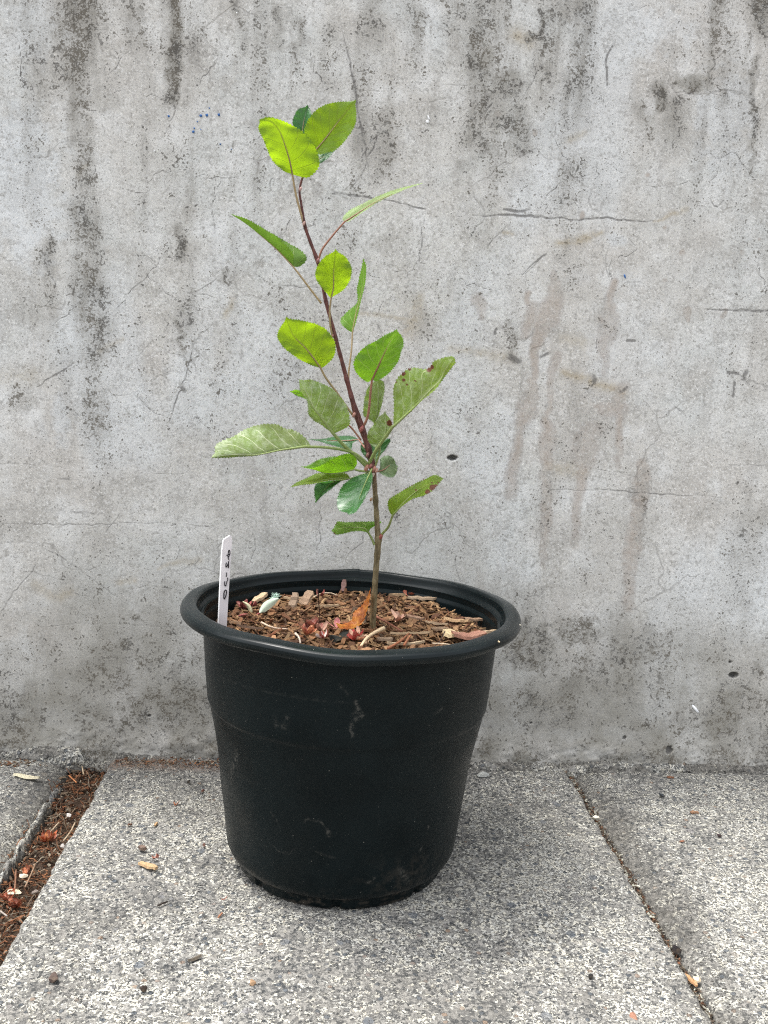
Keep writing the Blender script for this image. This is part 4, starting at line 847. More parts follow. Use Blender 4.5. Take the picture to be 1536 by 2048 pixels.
# in the joints
chip_at(52, 1560, .032, .0075, .004, -14, (.72, .66, .47), 'pale cream wood sliver on the left slab near the wall', place=on_slab, group=GF, dz=.004)
husk(95, 1680, .013, 'bright orange husk in the middle of the wide joint', [(.34, .075, .022), (.40, .13, .04), (.22, .045, .02)], 16, 31, place=on_joint)
husk(33, 1812, .012, 'orange brown curled husk low in the wide joint', [(.26, .065, .025), (.18, .04, .02)], 16, 32, place=on_joint)
husk(15, 1798, .011, 'small red husk left of the orange brown one', [(.24, .05, .02), (.30, .08, .03)], 9, 33, place=on_joint)
lump('white_chip', 30, 1790, .0070, (.62, .53, .38), 'cream coloured chip between the orange husks in the wide joint', 'wood chip', place=on_joint, seed=41, sq=.3, dz=.004)
lump('white_chip', 45, 1755, .0055, (.60, .52, .40), 'cream coloured chip higher up beside the mortar ridge', 'wood chip', place=on_joint, seed=42, sq=.35, dz=.003)
husk(52, 1748, .010, 'rusty husk beside the upper cream chip', [(.38, .12, .05), (.26, .08, .04)], 6, 34, place=on_joint)
lump('pebble', 137, 1632, .0032, (.62, .58, .54), 'small white pebble in the upper part of the wide joint', 'pebble', place=on_joint, seed=43, dz=.001)
lump('pebble', 125, 1693, .0034, (.40, .37, .34), 'grey pebble beside the orange husk at the slab edge', 'pebble', place=on_joint, seed=44, dz=.001)
lump('pebble', 70, 1785, .003, (.18, .15, .13), 'dark pebble low in the wide joint', 'pebble', place=on_joint, seed=45, dz=.001)
GN = 'dry needles in the wide joint'
for i, (pp, lab) in enumerate([([(164, 1530), (167, 1548)], 'straw coloured needle standing at the top of the wide joint'), ([(138, 1551), (153, 1565)], 'orange needle near the top of the wide joint'),
                               ([(127, 1682), (140, 1665), (150, 1646)], 'pale twig along the slab edge in the middle of the wide joint'), ([(101, 1664), (118, 1645)], 'thin pale twig above the orange husk'),
                               ([(32, 1740), (30, 1775), (28, 1790)], 'brown upright twig by the cream chips'), ([(50, 1775), (66, 1740), (70, 1728)], 'curved brown twig low in the joint'),
                               ([(0, 1822), (14, 1832)], 'grey stick at the left edge of the picture')]):
    P = np.array([at_z(x, y, -.009+.004*(j % 2)+.002) for j, (x, y) in enumerate(pp)]); P = catmull(P, 10); V, Fq = tube_mesh(P, .0009, 5)
    o = mesh('dry_needle', V, Fq, M_BARK, attrs={'tone': tones(V, ((.55, .42, .28), (.50, .20, .08), (.42, .32, .22), (.38, .29, .20), (.20, .10, .06), (.26, .17, .11), (.30, .26, .23))[i])}); setp(o, lab, 'needle', GN)
lump('white_chip', 1189, 1630, .0046, (.75, .70, .58), 'cream chip lying in the narrow joint right of the pot', 'wood chip', place=on_slab, seed=46, dz=-.004, sq=.6)
lump('charred_lump', 1351, 1893, .0066, (.012, .010, .012), 'black chunk in the narrow joint in the right foreground', 'charcoal lump', place=on_slab, seed=47, dz=-.003, sq=.6)
chip_at(1383, 1953, .016, .004, .003, -75, (.50, .28, .14), 'orange tan splinter in the narrow joint at lower right', place=on_slab, dz=-.004)
lump('white_chip', 1394, 1955, .0045, (.72, .60, .42), 'cream crumb beside the orange splinter', 'wood chip', place=on_slab, seed=48, dz=-.003, sq=.6)

# ------------------------------------------------------------------ white plant label with writing
k = NM('white_plastic_label'); n_ = k.noise(k.coord(), 60, 3, .5)
M_TAG = k.set(k.mix(k.ss(.4, .7, n_), (.60, .57, .58), (.66, .63, .64)), .45, None, .4)
k = NM('white_plastic_edge'); M_TAGE = k.set((.80, .80, .80), .4, None, .4)
k = NM('black_marker_ink'); M_INK = k.set((.012, .010, .014), .5, None, .3)
lp0 = on_soil(452, 1262); LY = lp0[1]-.004
def tp(x, y, dy=0): return at_y(x, y, LY+dy)
face = [(446.8, 1082), (449, 1078), (460.5, 1071), (464, 1072.5), (463.7, 1090), (459, 1160), (453.0, 1262), (451, 1290), (435, 1290), (437.2, 1249), (441, 1160), (444.5, 1100)]
root = empty('plant_label', tuple(tp(447, 1255))); setp(root, 'white plastic plant label with handwritten black 02-26, stuck in the mulch at the left rim', 'plant label')
n = len(face); fr = np.array([tp(x, y) for x, y in face]); bk = fr+np.array([-.0012, .0011, 0])
V = np.vstack([fr, bk])-np.array(root.location); Fq = [list(range(n))[::-1], list(range(n, 2*n))]+[[i, (i+1) % n, n+(i+1) % n, n+i] for i in range(n)]
o = mesh('label_stake', V, Fq, M_TAG, root, smooth=False); o.data.materials.append(M_TAGE)
for p in o.data.polygons[2:]: p.material_index = 1
def ink(pxs, w0=1.15):
    P = np.array([tp(x, y, -.0004) for x, y in pxs]); P = catmull(P, 26); V, Fq = tube_mesh(P, w0*.00042, 6); V = V-np.array(root.location)
    mesh('written_stroke', V, Fq, M_INK, root)
def L(*p): return crop(420, 1060, .10417, p)
ink(L((265, 1250), (270, 1190), (295, 1150), (315, 1165), (312, 1230), (290, 1300), (272, 1325), (262, 1290), (268, 1240)))
ink(L((285, 985), (275, 1030), (285, 1070), (300, 1075), (315, 1020), (325, 985), (338, 960), (336, 915)), .95)
ink(L((312, 900), (316, 815)), .9)
ink(L((315, 625), (305, 660), (303, 700), (312, 715), (330, 680), (345, 650), (352, 690), (352, 730), (356, 640), (355, 600)), 1.05)
ink(L((318, 490), (330, 480), (345, 510), (352, 545), (365, 580)), 1.0)
ink(L((345, 540), (362, 500), (378, 470), (383, 430), (372, 385), (355, 400), (352, 440), (345, 470), (375, 470)), .95)

# ------------------------------------------------------------------ the sapling
def stem_material():
    k = NM('sapling_bark'); co = k.coord('Object'); z = k.sxyz(co)[2]
    n1 = k.noise(k.coord('Object', (1, 1, .35)), 260, 4, .65); n2 = k.noise(co, 900, 2, .5)
    up = k.mix(k.ss(.35, .65, n1), (.055, .017, .015), (.135, .048, .040)); lo = k.mix(k.ss(.35, .65, n1), (.085, .065, .030), (.20, .16, .085))
    hz = k.math('ADD', z, k.math('MULTIPLY', k.math('SUBTRACT', n1, .5), .04)); base = k.mix(k.ss(.135, .175, hz), lo, up)
    v = k.vor(k.coord('Object', (1, 1, .55)), 620); len_ = k.math('MULTIPLY', k.ss(.16, .26, v.outputs['Distance'], 1, 0), k.ss(.55, .62, k.sep(v.outputs['Color'])[0]))
    base = k.mix(k.math('MULTIPLY', len_, .45), base, (.30, .20, .19))
    return k.set(base, .55, k.bump(n1, .5, .0006), .35)
M_STEM = stem_material()
SX = .00049
STEM = [(744, 1275, 6.4, .0), (745, 1262, 6.3, .0), (748, 1200, 6.4, .001), (752, 1140, 6.0, .002), (756.5, 1082, 6.6, .003), (755, 1060, 5.6, .003), (751.5, 1005, 5.3, .003), (748.5, 960, 5.0, .002), (745, 935, 6.6, .001), (739, 905, 6.0, .0), (730, 875, 6.2, -.001), (722, 852, 6.6, -.002),
        (711, 822, 6.2, -.003), (700, 783, 5.0, -.004), (688, 738, 4.7, -.005), (675, 690, 4.4, -.006), (663, 645, 4.1, -.007), (652, 603, 4.0, -.008), (642, 555, 3.7, -.009), (635, 522, 4.0, -.010), (620, 482, 3.5, -.011), (609, 449, 3.6, -.012), (602, 405, 2.6, -.013), (599, 382, 2.5, -.0135), (604, 358, 2.2, -.014), (611, 335, 1.9, -.014)]
sapling = empty('apple_sapling', tuple(at_y(745, 1262, 0))); setp(sapling, 'young apple sapling with thin reddish stem and serrated green leaves growing from the pot', 'sapling')
SO = np.array(sapling.location)
C = catmull(np.array([[*at_y(x, y, Y), r*SX] for x, y, r, Y in STEM]), 240)
sr = C[:, 3]*np.interp(np.arange(240), [0, 90, 140, 239], [1, 1, .88, .88])*(1+.05*np.sin(np.arange(240)*.9)+.06*(vnoise(np.arange(240)*.35, np.zeros(240), 5)-.5)); 
for nx_, ny_ in ((608, 447), (636, 521), (643, 606), (665, 672), (697, 757), (706, 830), (725, 856), (730, 896), (745, 935), (742, 999), (758, 1076)):
    q_ = at_y(nx_, ny_, 0); sr = sr*(1+.20*np.exp(-((C[:, 2]-q_[2])/.0035)**2))
V, Fq = tube_mesh(C[:, :3], sr, 14); V = V-SO
mesh('stem', V, Fq, M_STEM, sapling)
STX = np.array([s[:2] for s in STEM]); STY = np.array([s[3] for s in STEM])
def stem_depth(x, y): return float(np.interp(-y, -STX[:, 1], STY))

def leaf_material(name, top, vein, trans, rough=.45, tr_fac=.45, silver=0.0, spec=.4, brown=None, vw=.7):
    k = NM(name); uvn = k.n('ShaderNodeUVMap', uv_map='uv').outputs[0]; u_, v_, _ = k.sxyz(uvn); co = k.coord('Object')
    au = k.math('ABSOLUTE', u_)
    ph = k.math('SUBTRACT', k.math('MULTIPLY', v_, 6.5), k.math('MULTIPLY', k.math('POWER', au, .85), 2.3)); ph = k.math('ADD', ph, k.math('MULTIPLY', k.ss(-.001, .001, u_), .5))
    ph = k.math('ADD', ph, k.math('MULTIPLY', k.noise(co, 45, 2, .5), .9))
    fr_ = k.math('FRACT', ph); d = k.math('ABSOLUTE', k.math('SUBTRACT', fr_, .5)); sv = k.math('MULTIPLY', k.ss(.448, .485, d), k.ss(.80, .95, au, 1, 0))
    mid = k.ss(.025, .05, au, 1, 0); midw = k.ss(.05, .12, au, .35, 0)
    wob = k.n('ShaderNodeVectorMath', operation='MULTIPLY_ADD'); k.l(k.noisec(co, 400, 2), wob.inputs[0]); wob.inputs[1].default_value = (.001,)*3; k.l(co, wob.inputs[2])
    ret = k.vor(wob.outputs[0], 800, 'DISTANCE_TO_EDGE').outputs['Distance']; rv = k.ss(.03, .12, ret, .55, 0)
    ve = k.math('MAXIMUM', mid, k.math('MAXIMUM', k.math('MULTIPLY', sv, vw), k.math('MAXIMUM', midw, k.math('MULTIPLY', rv, .22))))
    n1 = k.noise(co, 55, 3, .6); n2 = k.noise(co, 260, 3, .65)
    base = k.mix(k.ss(.3, .7, n1), tuple(c*.86 for c in top), tuple(min(1, c*1.12) for c in top))
    base = k.mix(ve, base, vein)
    tcol = k.mix(k.ss(.3, .7, n1), tuple(c*.85 for c in trans), tuple(min(1, c*1.1) for c in trans)); tcol = k.mix(k.math('MULTIPLY', ve, .75), tcol, tuple(c*.5 for c in trans))
    if silver:
        sn = k.math('ADD', k.math('MULTIPLY', n2, .6), k.math('MULTIPLY', k.noise(co, 30, 3, .6), .5)); base = k.mix(k.ss(.44, .74, sn, 0, silver), base, (.56, .62, .47))
        base = k.mix(k.ss(.38, .58, k.noise(co, 45, 4, .6), .40, 0), base, (.10, .095, .03))
    if brown:
        A = k.sep(k.attr('scar').outputs['Color'])[0]; e = k.ss(.35, .6, k.math('ADD', A, k.math('MULTIPLY', k.math('SUBTRACT', n2, .5), .4)))
        base = k.mix(e, base, (.13, .045, .022)); tcol = k.mix(e, tcol, (.10, .03, .012))
    hh = k.math('SUBTRACT', k.math('MULTIPLY', n2, .25), k.math('MULTIPLY', ve, .9)); nrm = k.bump(hh, .45, .0005)
    k.set(base, rough, nrm, spec)
    t = k.n('ShaderNodeBsdfTranslucent'); k.l(tcol, t.inputs[0]); k.l(nrm, t.inputs['Normal'])
    mx = k.n('ShaderNodeMixShader'); mx.inputs[0].default_value = tr_fac; k.l(k.b.outputs[0], mx.inputs[1]); k.l(t.outputs[0], mx.inputs[2]); k.l(mx.outputs[0], k.out.inputs[0])
    return k.m
LM = {
    'young_bright': leaf_material('young_leaf', (.100, .200, .014), (.19, .20, .05), (.32, .50, .010), .5, .60, brown=True),  # thin young leaves, yellow green in their own colour
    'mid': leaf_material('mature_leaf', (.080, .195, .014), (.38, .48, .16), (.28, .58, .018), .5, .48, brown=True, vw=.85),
    'dark': leaf_material('dark_leaf_top', (.030, .105, .035), (.10, .20, .09), (.10, .30, .05), .42, .35, spec=.5, brown=True),  # leaf tops of a deeper, bluish green
    'under': leaf_material('leaf_underside', (.15, .225, .050), (.58, .64, .40), (.28, .46, .04), .45, .32, vw=1.0, silver=.6, brown=True),
    'pale': leaf_material('pale_underside', (.24, .36, .13), (.34, .44, .22), (.34, .52, .10), .6, .45, silver=.45, brown=True),
    'greyed': leaf_material('grey_green_leaf', (.11, .19, .085), (.24, .33, .18), (.16, .28, .08), .55, .35, silver=.25, brown=True),
    'glossy': leaf_material('glossy_leaf_top', (.035, .125, .035), (.08, .20, .07), (.10, .30, .05), .30, .15, spec=1.0, brown=True),
    'olive': leaf_material('olive_leaf', (.10, .185, .012), (.30, .36, .08), (.32, .48, .010), .5, .45, brown=True),
    'folded': leaf_material('folded_leaf', (.075, .155, .016), (.22, .30, .08), (.18, .36, .02), .5, .35, brown=True),
    'crinkled': leaf_material('crinkled_leaf', (.125, .21, .022), (.50, .56, .28), (.34, .52, .02), .5, .40, vw=.8, silver=.5, brown=True),
}
k = NM('leaf_stalk_green'); n_ = k.noise(k.coord(), 200, 3, .5); M_PETG = k.set(k.mix(n_, (.16, .22, .06), (.26, .31, .12)), .5, None, .35)
k = NM('leaf_stalk_tan'); n_ = k.noise(k.coord(), 200, 3, .5); M_PETT = k.set(k.mix(n_, (.26, .19, .10), (.36, .27, .15)), .5, None, .35)
k = NM('leaf_stalk_red'); n_ = k.noise(k.coord(), 200, 3, .5); M_PETR = k.set(k.mix(n_, (.20, .08, .06), (.32, .16, .10)), .5, None, .35)
PM = {'g': M_PETG, 't': M_PETT, 'r': M_PETR}

def CR(key, pts):
    ox, oy, s = {'A': (500, 190, .14974), 'B': (450, 350, .26042), 'C': (540, 500, .19531), 'D': (560, 740, .15625), 'E': (700, 700, .14323), 'F': (410, 820, .16276), 'G': (570, 860, .16927), 'H': (660, 920, .15625), 'X': (0, 0, 1)}[key]
    return np.array([(ox+s*x, oy+s*y) for x, y in pts], float)
def blade(name, key, mid, left, right, Y0, Y1, dL, dR, mat, parent, origin, seed, nr=132, nh=12, teeth=34, tooth=3.2, bow=0.0, scars=(), pucker=.00012, curlz=0.0):
    Mm = CR(key, mid); b, tip = Mm[0], Mm[-1]
    M_ = catmull(Mm, nr); Lb = catmull(np.vstack([b, CR(key, left), tip]), nr); Rb = catmull(np.vstack([b, CR(key, right), tip]), nr)
    t = np.linspace(0, 1, nr); rg4 = np.random.default_rng(seed)
    def serr(B, ph):
        s = t*teeth+ph+.25*np.sin(t*9+ph); fr = s-np.floor(s); amp = tooth*sstep(.03, .16, t)*(1-sstep(.97, 1.0, t))*(.7+.6*vnoise(s*.9, t*0, seed))
        T = np.gradient(B, axis=0); T /= np.linalg.norm(T, axis=1)[:, None]+1e-9; out = B-M_; out /= np.linalg.norm(out, axis=1)[:, None]+1e-6; N = np.c_[-T[:, 1], T[:, 0]]; N *= np.sign((N*out).sum(1))[:, None]+1e-9
        return B+N*((fr**1.4-.45)*amp)[:, None]+T*(fr*amp*.35)[:, None]
    tv = M_[-1]-M_[-8]; tv = tv/(np.linalg.norm(tv)+1e-9); push = (np.clip((t-.93)/.07, 0, 1)**2*4.5)[:, None]*tv
    M_, Lb, Rb = M_+push, Lb+push, Rb+push
    Ls, Rs = serr(Lb, rg4.random()*3), serr(Rb, rg4.random()*3)
    Ym = Y0+(Y1-Y0)*t+bow*np.sin(np.pi*t); prof = np.sin(np.pi*np.clip(t, .0, 1)**.85)**.8
    ed = 1-np.linspace(1, 0, nh, endpoint=False)**1.5; hc = np.r_[ed, 1.0]; cols = np.r_[-hc[::-1], hc[1:]]; V = []; UV = []
    for s in cols:
        a = abs(s); Bd = Lb if s < 0 else Rb; dd = dL if s < 0 else dR; P = M_*(1-a)+Bd*a+((Ls if s < 0 else Rs)-Bd)*a**14
        ph = t*6.5-a**.85*2.3+(.5 if s > 0 else 0); pk = np.abs((ph % 1)-.5)*2; puck = -pucker*(np.cos(2*np.pi*ph))*np.sin(np.pi*min(a*1.15, 1))*prof
        Yv = Ym+dd*prof*(a**1.25)+puck*1.6+.0026*np.sin(t*8.5+seed*1.7+2.2*s)*a*prof+.0013*np.sin(t*19+seed+3*s)*a**2*prof+.0007*np.sin(t*41+seed)*a**3*prof
        for i in range(nr): V.append(at_y(P[i, 0], P[i, 1], Yv[i]))
        UV.append(np.c_[np.full(nr, s), t])
    V = np.array(V); UV = np.vstack(UV); sc = np.zeros((len(V), 4)); sc[:, 3] = 1
    PX = np.vstack([(M_*(1-abs(s))+(Lb if s < 0 else Rb)*abs(s)) for s in cols])
    for (x, y, r) in scars:
        c = CR(key, [(x, y)])[0]; sc[:, 0] = np.maximum(sc[:, 0], 1.1-np.hypot(PX[:, 0]-c[0], PX[:, 1]-c[1])/r*.55)
    return mesh(name, V-origin, grid_faces(len(cols), nr), mat, parent, uv=UV, attrs={'scar': np.clip(sc, 0, 1.2)})
LEAVES = [
 # key, mid, left, right, Y0, Y1, dL, dR, mat, petiole [(px..)], petiole kind, radius px, label, scars
 ('A', [(565, 1060), (530, 880), (470, 680), (400, 500), (300, 370), (150, 335)], [(440, 1010), (310, 890), (230, 730), (170, 580), (110, 450)], [(690, 1095), (790, 1095), (900, 1000), (930, 900), (880, 720), (740, 520), (560, 400), (380, 320), (230, 293)], -.020, -.055, -.010, .006, 'young_bright',
  [(584, 350), (592, 389), (600, 420), (607.5, 447)], 't', 1.9, 'bright yellow green top leaf on the left, lit through from behind', ()),
 ('A', [(850, 770), (1010, 580), (1200, 330), (1400, 85)], [(740, 560), (730, 440), (790, 310), (870, 210), (1000, 130), (1150, 95), (1270, 85)], [(930, 795), (1080, 760), (1200, 690), (1340, 520), (1410, 380), (1420, 230)], -.008, -.030, .006, -.010, 'young_bright',
  [(627, 305), (618, 330), (606, 352), (604, 358)], 't', 1.8, 'bright yellow green top leaf on the right with a sharp tip', ()),
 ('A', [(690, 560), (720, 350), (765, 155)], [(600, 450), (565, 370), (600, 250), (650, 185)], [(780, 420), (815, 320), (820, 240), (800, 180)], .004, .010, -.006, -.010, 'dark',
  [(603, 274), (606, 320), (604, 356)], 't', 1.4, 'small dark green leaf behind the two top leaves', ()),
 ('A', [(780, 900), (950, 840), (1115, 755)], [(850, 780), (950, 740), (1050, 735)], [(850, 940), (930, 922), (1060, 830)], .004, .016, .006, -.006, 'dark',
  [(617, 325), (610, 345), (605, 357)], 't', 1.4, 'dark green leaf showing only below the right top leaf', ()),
 ('B', [(918, 360), (1000, 308), (1150, 212), (1330, 128), (1510, 65)], [(903, 330), (960, 268), (1060, 218), (1200, 150), (1350, 98)], [(960, 352), (1060, 284), (1180, 206), (1300, 146), (1420, 94)], -.012, -.010, .024, -.006, 'pale',
  [(689, 443), (668, 468), (645, 498), (637, 520)], 'r', 1.7, 'narrow pale leaf seen edge on, reaching right', ()),
 ('B', [(525, 705), (400, 575), (270, 462), (150, 368), (48, 303)], [(528, 620), (490, 560), (420, 492), (330, 430), (250, 383), (150, 330)], [(580, 700), (628, 643), (590, 585), (500, 530), (400, 470), (250, 395), (130, 330)], -.010, .0, -.012, .014, 'folded',
  [(587, 534), (604, 556), (622, 580), (643, 607)], 't', 1.7, 'long folded leaf reaching up to the left', ()),
 ('C', [(625, 500), (650, 380), (655, 200), (672, 10)], [(560, 420), (480, 320), (462, 230), (500, 140), (570, 60)], [(650, 475), (740, 420), (810, 330), (840, 200), (790, 90), (740, 45)], -.022, -.050, -.006, .006, 'young_bright',
  [(662, 597), (659.5, 621), (661, 652), (665, 672)], 't', 1.7, 'round bright leaf in front of the stem', ()),
 ('C', [(845, 845), (880, 660), (925, 480), (960, 300), (955, 100)], [(790, 815), (718, 740), (760, 660), (880, 555), (897, 490), (890, 400), (915, 270), (945, 150)], [(865, 790), (903, 650), (937, 500), (977, 330), (985, 170)], .004, .016, .016, -.014, 'mid',
  [(705, 665), (703, 700), (698, 740), (697, 757)], 't', 1.6, 'upright twisted leaf right of the stem, seen on edge', ()),
 ('C', [(520, 1210), (440, 1100), (350, 990), (240, 880), (170, 705)], [(400, 1170), (270, 1100), (150, 1010), (85, 920), (75, 860), (110, 780)], [(560, 1190), (650, 1100), (675, 990), (640, 890), (560, 800), (430, 745), (300, 715)], -.022, -.050, -.008, .006, 'young_bright',
  [(641, 737), (652, 756), (672, 783), (695, 816), (706, 830)], 't', 2.0, 'broad bright green leaf left of the stem', ()),
 ('C', [(1045, 1330), (1110, 1190), (1190, 1020), (1290, 828)], [(990, 1350), (900, 1280), (855, 1190), (880, 1090), (960, 1000), (1035, 955), (1100, 920), (1200, 860)], [(1100, 1340), (1220, 1260), (1310, 1150), (1345, 1040), (1370, 970), (1350, 880)], -.016, -.040, .004, -.008, 'mid',
  [(743, 762), (741, 786), (738.5, 815), (734, 838), (725, 856)], 'r', 2.2, 'broad pointed green leaf right of the stem', ()),
 ('D', [(680, 810), (550, 640), (430, 490), (360, 340), (290, 200), (258, 145)], [(600, 760), (510, 690), (420, 640), (360, 560), (355, 460), (335, 370), (258, 260), (250, 190)], [(740, 792), (880, 715), (893, 610), (850, 450), (760, 330), (640, 220), (480, 150), (370, 122)], -.022, -.040, .008, .006, 'under',
  [(666, 866), (690, 893), (716, 916), (735, 934)], 'g', 3.4, 'dull silvery leaf underside left of the stem', ()),
 ('D', [(500, 490), (330, 345), (145, 280)], [(400, 450), (330, 375), (200, 322)], [(420, 380), (280, 280), (200, 250)], .0, .010, .004, -.004, 'mid',
  [(638, 816), (670, 835), (698, 851), (722, 880)], 'r', 1.6, 'leaf tip showing behind the silvery leaf', ()),
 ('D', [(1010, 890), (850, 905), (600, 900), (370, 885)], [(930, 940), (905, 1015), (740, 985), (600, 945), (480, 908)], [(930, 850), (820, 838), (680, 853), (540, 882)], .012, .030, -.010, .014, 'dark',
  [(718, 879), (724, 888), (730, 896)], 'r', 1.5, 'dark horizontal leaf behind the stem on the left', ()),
 ('F', [(1225, 450), (940, 490), (620, 552), (300, 552), (100, 583)], [(1290, 425), (1200, 310), (1100, 250), (980, 222), (880, 175), (700, 175), (520, 225), (350, 320), (140, 420), (122, 520)], [(1100, 482), (900, 505), (620, 562), (450, 574), (250, 590)], -.034, -.060, .018, .006, 'under',
  [(609, 893), (654, 895), (692, 901), (714, 910), (738, 930)], 'g', 2.6, 'long silvery underside leaf reaching far left', ()),
 ('E', [(340, 1025), (385, 880), (400, 650), (380, 410)], [(290, 985), (190, 920), (190, 750), (215, 620), (270, 490)], [(385, 950), (440, 780), (480, 580), (470, 440)], .010, .006, -.006, -.006, 'under',
  [(749, 847), (752, 880), (750, 915), (747, 932)], 'g', 1.5, 'silvery leaf hanging behind the broad pointed leaf', ()),
 ('E', [(400, 1335), (465, 1230), (505, 1100), (490, 880)], [(330, 1345), (250, 1260), (250, 1150), (330, 1040), (400, 930)], [(470, 1280), (540, 1200), (590, 1080), (570, 970)], -.012, -.020, .006, -.006, 'under',
  [(759, 889), (759, 905), (753, 925), (748, 937)], 'g', 2.0, 'small mealy silvery leaf right beside the stem', ((555, 1020, 5.5),)),
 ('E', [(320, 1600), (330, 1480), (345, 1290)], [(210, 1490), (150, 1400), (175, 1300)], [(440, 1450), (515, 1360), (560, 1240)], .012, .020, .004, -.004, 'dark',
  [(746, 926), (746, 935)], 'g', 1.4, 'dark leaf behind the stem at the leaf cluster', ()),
 ('E', [(620, 1055), (860, 835), (1080, 610), (1250, 430), (1335, 270), (1440, 120)], [(605, 1000), (610, 760), (603, 560), (640, 430), (730, 320), (850, 250), (940, 248), (1050, 268), (1120, 235), (1160, 165), (1200, 140), (1300, 110), (1390, 90)], [(660, 1035), (820, 875), (995, 712), (1190, 555), (1300, 410), (1420, 250), (1472, 180)], -.040, -.070, .014, -.004, 'crinkled',
  [(786, 853), (765, 882), (748, 908), (737, 930)], 'g', 3.0, 'large crinkled leaf on the right with brown scorched edge', ((745, 330, 4.2), (750, 420, 3.2), (830, 270, 2.6), (1100, 270, 5.0), (1140, 240, 4.0), (790, 480, 2.0), (760, 580, 1.2), (910, 430, 1.2), (640, 450, 1.6))),
 ('D', [(1255, 1300), (1330, 1275), (1420, 1210), (1492, 1230)], [(1285, 1230), (1290, 1130), (1380, 1093), (1450, 1130)], [(1330, 1350), (1440, 1378), (1497, 1300)], .014, .026, .004, -.008, 'greyed',
  [(756, 943), (750, 940), (746, 938)], 'r', 1.6, 'small grey green rounded leaf right below the cluster', ()),
 ('G', [(815, 465), (650, 508), (480, 510), (340, 470), (205, 438)], [(850, 400), (840, 330), (770, 280), (680, 290), (550, 345), (400, 430), (300, 450)], [(800, 380), (740, 320), (620, 310), (500, 322), (380, 355), (290, 412)], -.010, -.020, -.014, .014, 'mid',
  [(708, 938), (722, 942), (738, 943)], 'g', 2.0, 'bright boat shaped folded leaf left of the node', ()),
 ('G', [(775, 575), (600, 570), (400, 600), (200, 635), (80, 672)], [(720, 512), (560, 505), (400, 505), (250, 570), (130, 622)], [(650, 588), (500, 602), (350, 634), (200, 650)], -.006, -.030, .016, -.018, 'olive',
  [(701, 957), (718, 952), (740, 945)], 'g', 1.6, 'narrow olive leaf reaching left below the boat shaped one', ()),
 ('G', [(680, 590), (560, 620), (460, 720), (370, 848)], [(570, 595), (400, 620), (350, 660), (345, 760)], [(610, 645), (550, 695), (450, 770)], .006, .0, -.004, -.006, 'dark',
  [(685, 960), (710, 955), (740, 948)], 'g', 1.5, 'small dark green pointed leaf hanging behind the olive leaf', ((570, 590, 2.4),)),
 ('G', [(1020, 475), (960, 600), (905, 730), (850, 880), (770, 985)], [(975, 515), (880, 528), (760, 590), (670, 670), (620, 790), (612, 880), (650, 955)], [(1035, 560), (1010, 680), (950, 800), (890, 900), (830, 975)], -.006, -.067, .009, -.010, 'glossy',
  [(742, 941), (744, 936)], 'g', 2.0, 'glossy dark green leaf drooping in front of the stem, its tip shining white', ()),
 ('H', [(800, 715), (870, 630), (1000, 490), (1150, 370), (1300, 290), (1430, 245)], [(760, 660), (740, 570), (760, 500), (880, 420), (1050, 320), (1200, 250), (1330, 190), (1390, 200)], [(830, 680), (950, 570), (1060, 500), (1190, 460), (1290, 410), (1390, 310)], -.014, -.030, .010, -.010, 'olive',
  [(785, 1032), (777, 1053), (766, 1066), (758, 1076)], 'g', 2.2, 'yellowing leaf with a brown scorched tip on the lower right', ((1310, 355, 5.2), (1250, 410, 4.6), (1350, 340, 4.0), (1100, 383, 1.8), (1305, 290, 1.3), (1385, 290, 1.6), (1200, 250, 1.5), (1050, 325, 1.5), (970, 365, 1.4))),
 ('H', [(495, 935), (440, 878), (300, 862), (180, 865), (42, 900)], [(420, 915), (300, 915), (150, 950), (60, 955)], [(520, 880), (600, 830), (650, 792), (400, 788), (200, 795), (90, 790)], .006, -.010, -.014, .020, 'mid',
  [(737, 1066), (744, 1078), (749, 1090)], 'g', 2.2, 'lowest leaf, a flat green one left of the stem', ((75, 810, 1.6), (60, 940, 1.6))),
]
for i, (key, mid, lf, rt, Y0, Y1, dL, dR, mt, pet, pk, pr, lab, sc) in enumerate(LEAVES):
    b = CR(key, [mid[0]])[0]; org = at_y(b[0], b[1], Y0)
    root = empty('leaf'); root.parent = sapling; root.location = tuple(org-SO); setp(root, lab)
    blade('leaf_blade', key, mid, lf, rt, Y0, Y1, dL, dR, LM[mt], root, org, 300+i, scars=sc)
    pp = [(b[0], b[1])]+[tuple(q) for q in pet if math.hypot(q[0]-b[0], q[1]-b[1]) > 2.5]; pp = np.array(pp)
    tt = np.r_[0, np.cumsum(np.linalg.norm(np.diff(pp, axis=0), axis=1))]; tt /= tt[-1]; Ye = stem_depth(*pp[-1])
    # the stalk runs on as the raised midrib on the lower half of the blade
    P3d = np.array([at_y(p[0], p[1], Y0*(1-u)+Ye*u) for p, u in zip(pp, tt)])
    mr = catmull(CR(key, mid), 40)[:26]; tm = np.linspace(0, 1, 40)[:26]; M3 = np.array([at_y(p[0], p[1], Y0+(Y1-Y0)*u-.0004) for p, u in zip(mr, tm)])
    allp = np.vstack([catmull(P3d, 24)[::-1], M3[1:]]); rr = np.r_[np.linspace(pr*1.25, pr, 24), np.linspace(pr*.95, pr*.18, 25)]*SX
    V, Fq = tube_mesh(allp, rr, 7); mesh('leaf_stalk', V-org, Fq, PM[pk], root)
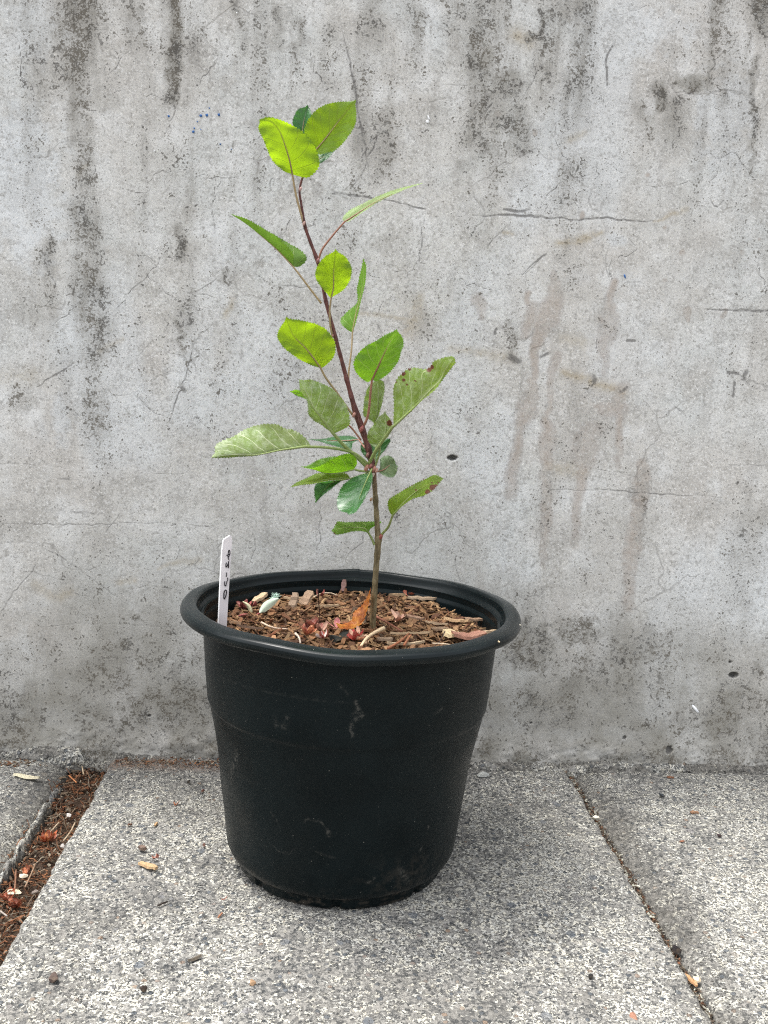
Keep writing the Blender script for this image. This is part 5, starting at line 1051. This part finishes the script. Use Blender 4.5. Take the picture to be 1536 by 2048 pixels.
# buds and bud scales at the nodes
def bud(x, y, r, tone, sx=1.0):
    import bmesh
    bm = bmesh.new(); bmesh.ops.create_icosphere(bm, subdivisions=2, radius=r*SX); me = bpy.data.meshes.new('bud')
    for v in bm.verts: v.co.z *= 1.7; v.co.x *= sx; v.co.x += v.co.z*.25
    bm.to_mesh(me); bm.free(); me.color_attributes.new('tone', 'FLOAT_COLOR', 'POINT').data.foreach_set('color', np.tile([*tone, 1.0], len(me.vertices)).astype(np.float32))
    me.materials.append(M_HUSK); me.polygons.foreach_set('use_smooth', [True]*len(me.polygons)); o = bpy.data.objects.new('bud', me); COL.objects.link(o); o.parent = sapling; o.location = tuple(at_y(x, y, stem_depth(x, y)-.003)-SO)
for b in ((733, 936, 4.5, (.32, .14, .10)), (748, 938, 4, (.36, .16, .12)), (741, 932, 3.5, (.28, .10, .09)), (753, 941, 3, (.45, .25, .2)), (723, 858, 4.4, (.22, .05, .05)), (708, 830, 3.4, (.30, .14, .12)), (636, 521, 3.0, (.24, .10, .10)), (762, 1073, 4.0, (.24, .06, .05)),
          (608, 447, 2.8, (.36, .22, .20)), (601, 378, 2.6, (.40, .25, .24)), (665, 672, 2.4, (.2, .08, .07)), (742, 999, 2.5, (.30, .18, .12)), (746, 950, 3.2, (.42, .35, .28)), (735, 910, 3.4, (.20, .09, .08))): bud(*b)

# the dead orange leaf propped on the stem foot
k = NM('dead_orange_leaf'); co = k.coord(); n1 = k.noise(co, 120, 4, .65)
base = k.ramp(n1, [(.32, (.16, .035, .01)), (.5, (.42, .13, .02)), (.68, (.62, .28, .05))]); k.set(base, .5, k.bump(k.noise(co, 300, 3, .6), .5, .0008), .35)
t_ = k.n('ShaderNodeBsdfTranslucent'); t_.inputs[0].default_value = (.75, .25, .03, 1); mx = k.n('ShaderNodeMixShader'); mx.inputs[0].default_value = .35; k.l(k.b.outputs[0], mx.inputs[1]); k.l(t_.outputs[0], mx.inputs[2]); k.l(mx.outputs[0], k.out.inputs[0])
org = at_y(700, 1256, -.015)
dead = blade('dead_leaf', 'X', [(671, 1245), (690, 1253), (712, 1250), (728, 1228), (736, 1205), (741, 1178)], [(680, 1257), (705, 1257), (724, 1247), (733, 1225), (739, 1200)], [(685, 1248), (703, 1240), (707, 1225), (722, 1212), (733, 1196)], -.030, -.004, -.006, .010, k.m, None, org, 77, teeth=12, tooth=1.8)
dead.location = tuple(org); setp(dead, 'curled dead orange leaf leaning against the foot of the sapling stem', 'dead leaf')
def rim_bit(x, y, L_, W_, deg, tone, label):
    p = at_z(x, y, .2712); V, Fq = chip_geo(rg, L_, W_, .0012, .2, 4); single('rim_crumb', V, Fq, tone, (p[0], p[1], .2722-.0093*p[0]), rz=R(deg), label=label, cat='crumb')
rim_bit(998, 1283, .0035, .0011, 100, (.42, .34, .22), 'tiny tan crumb lying on the right front of the pot rim')
rim_bit(1041, 1249, .0035, .0012, 110, (.30, .28, .24), 'pale crumb at the far right edge of the pot rim')
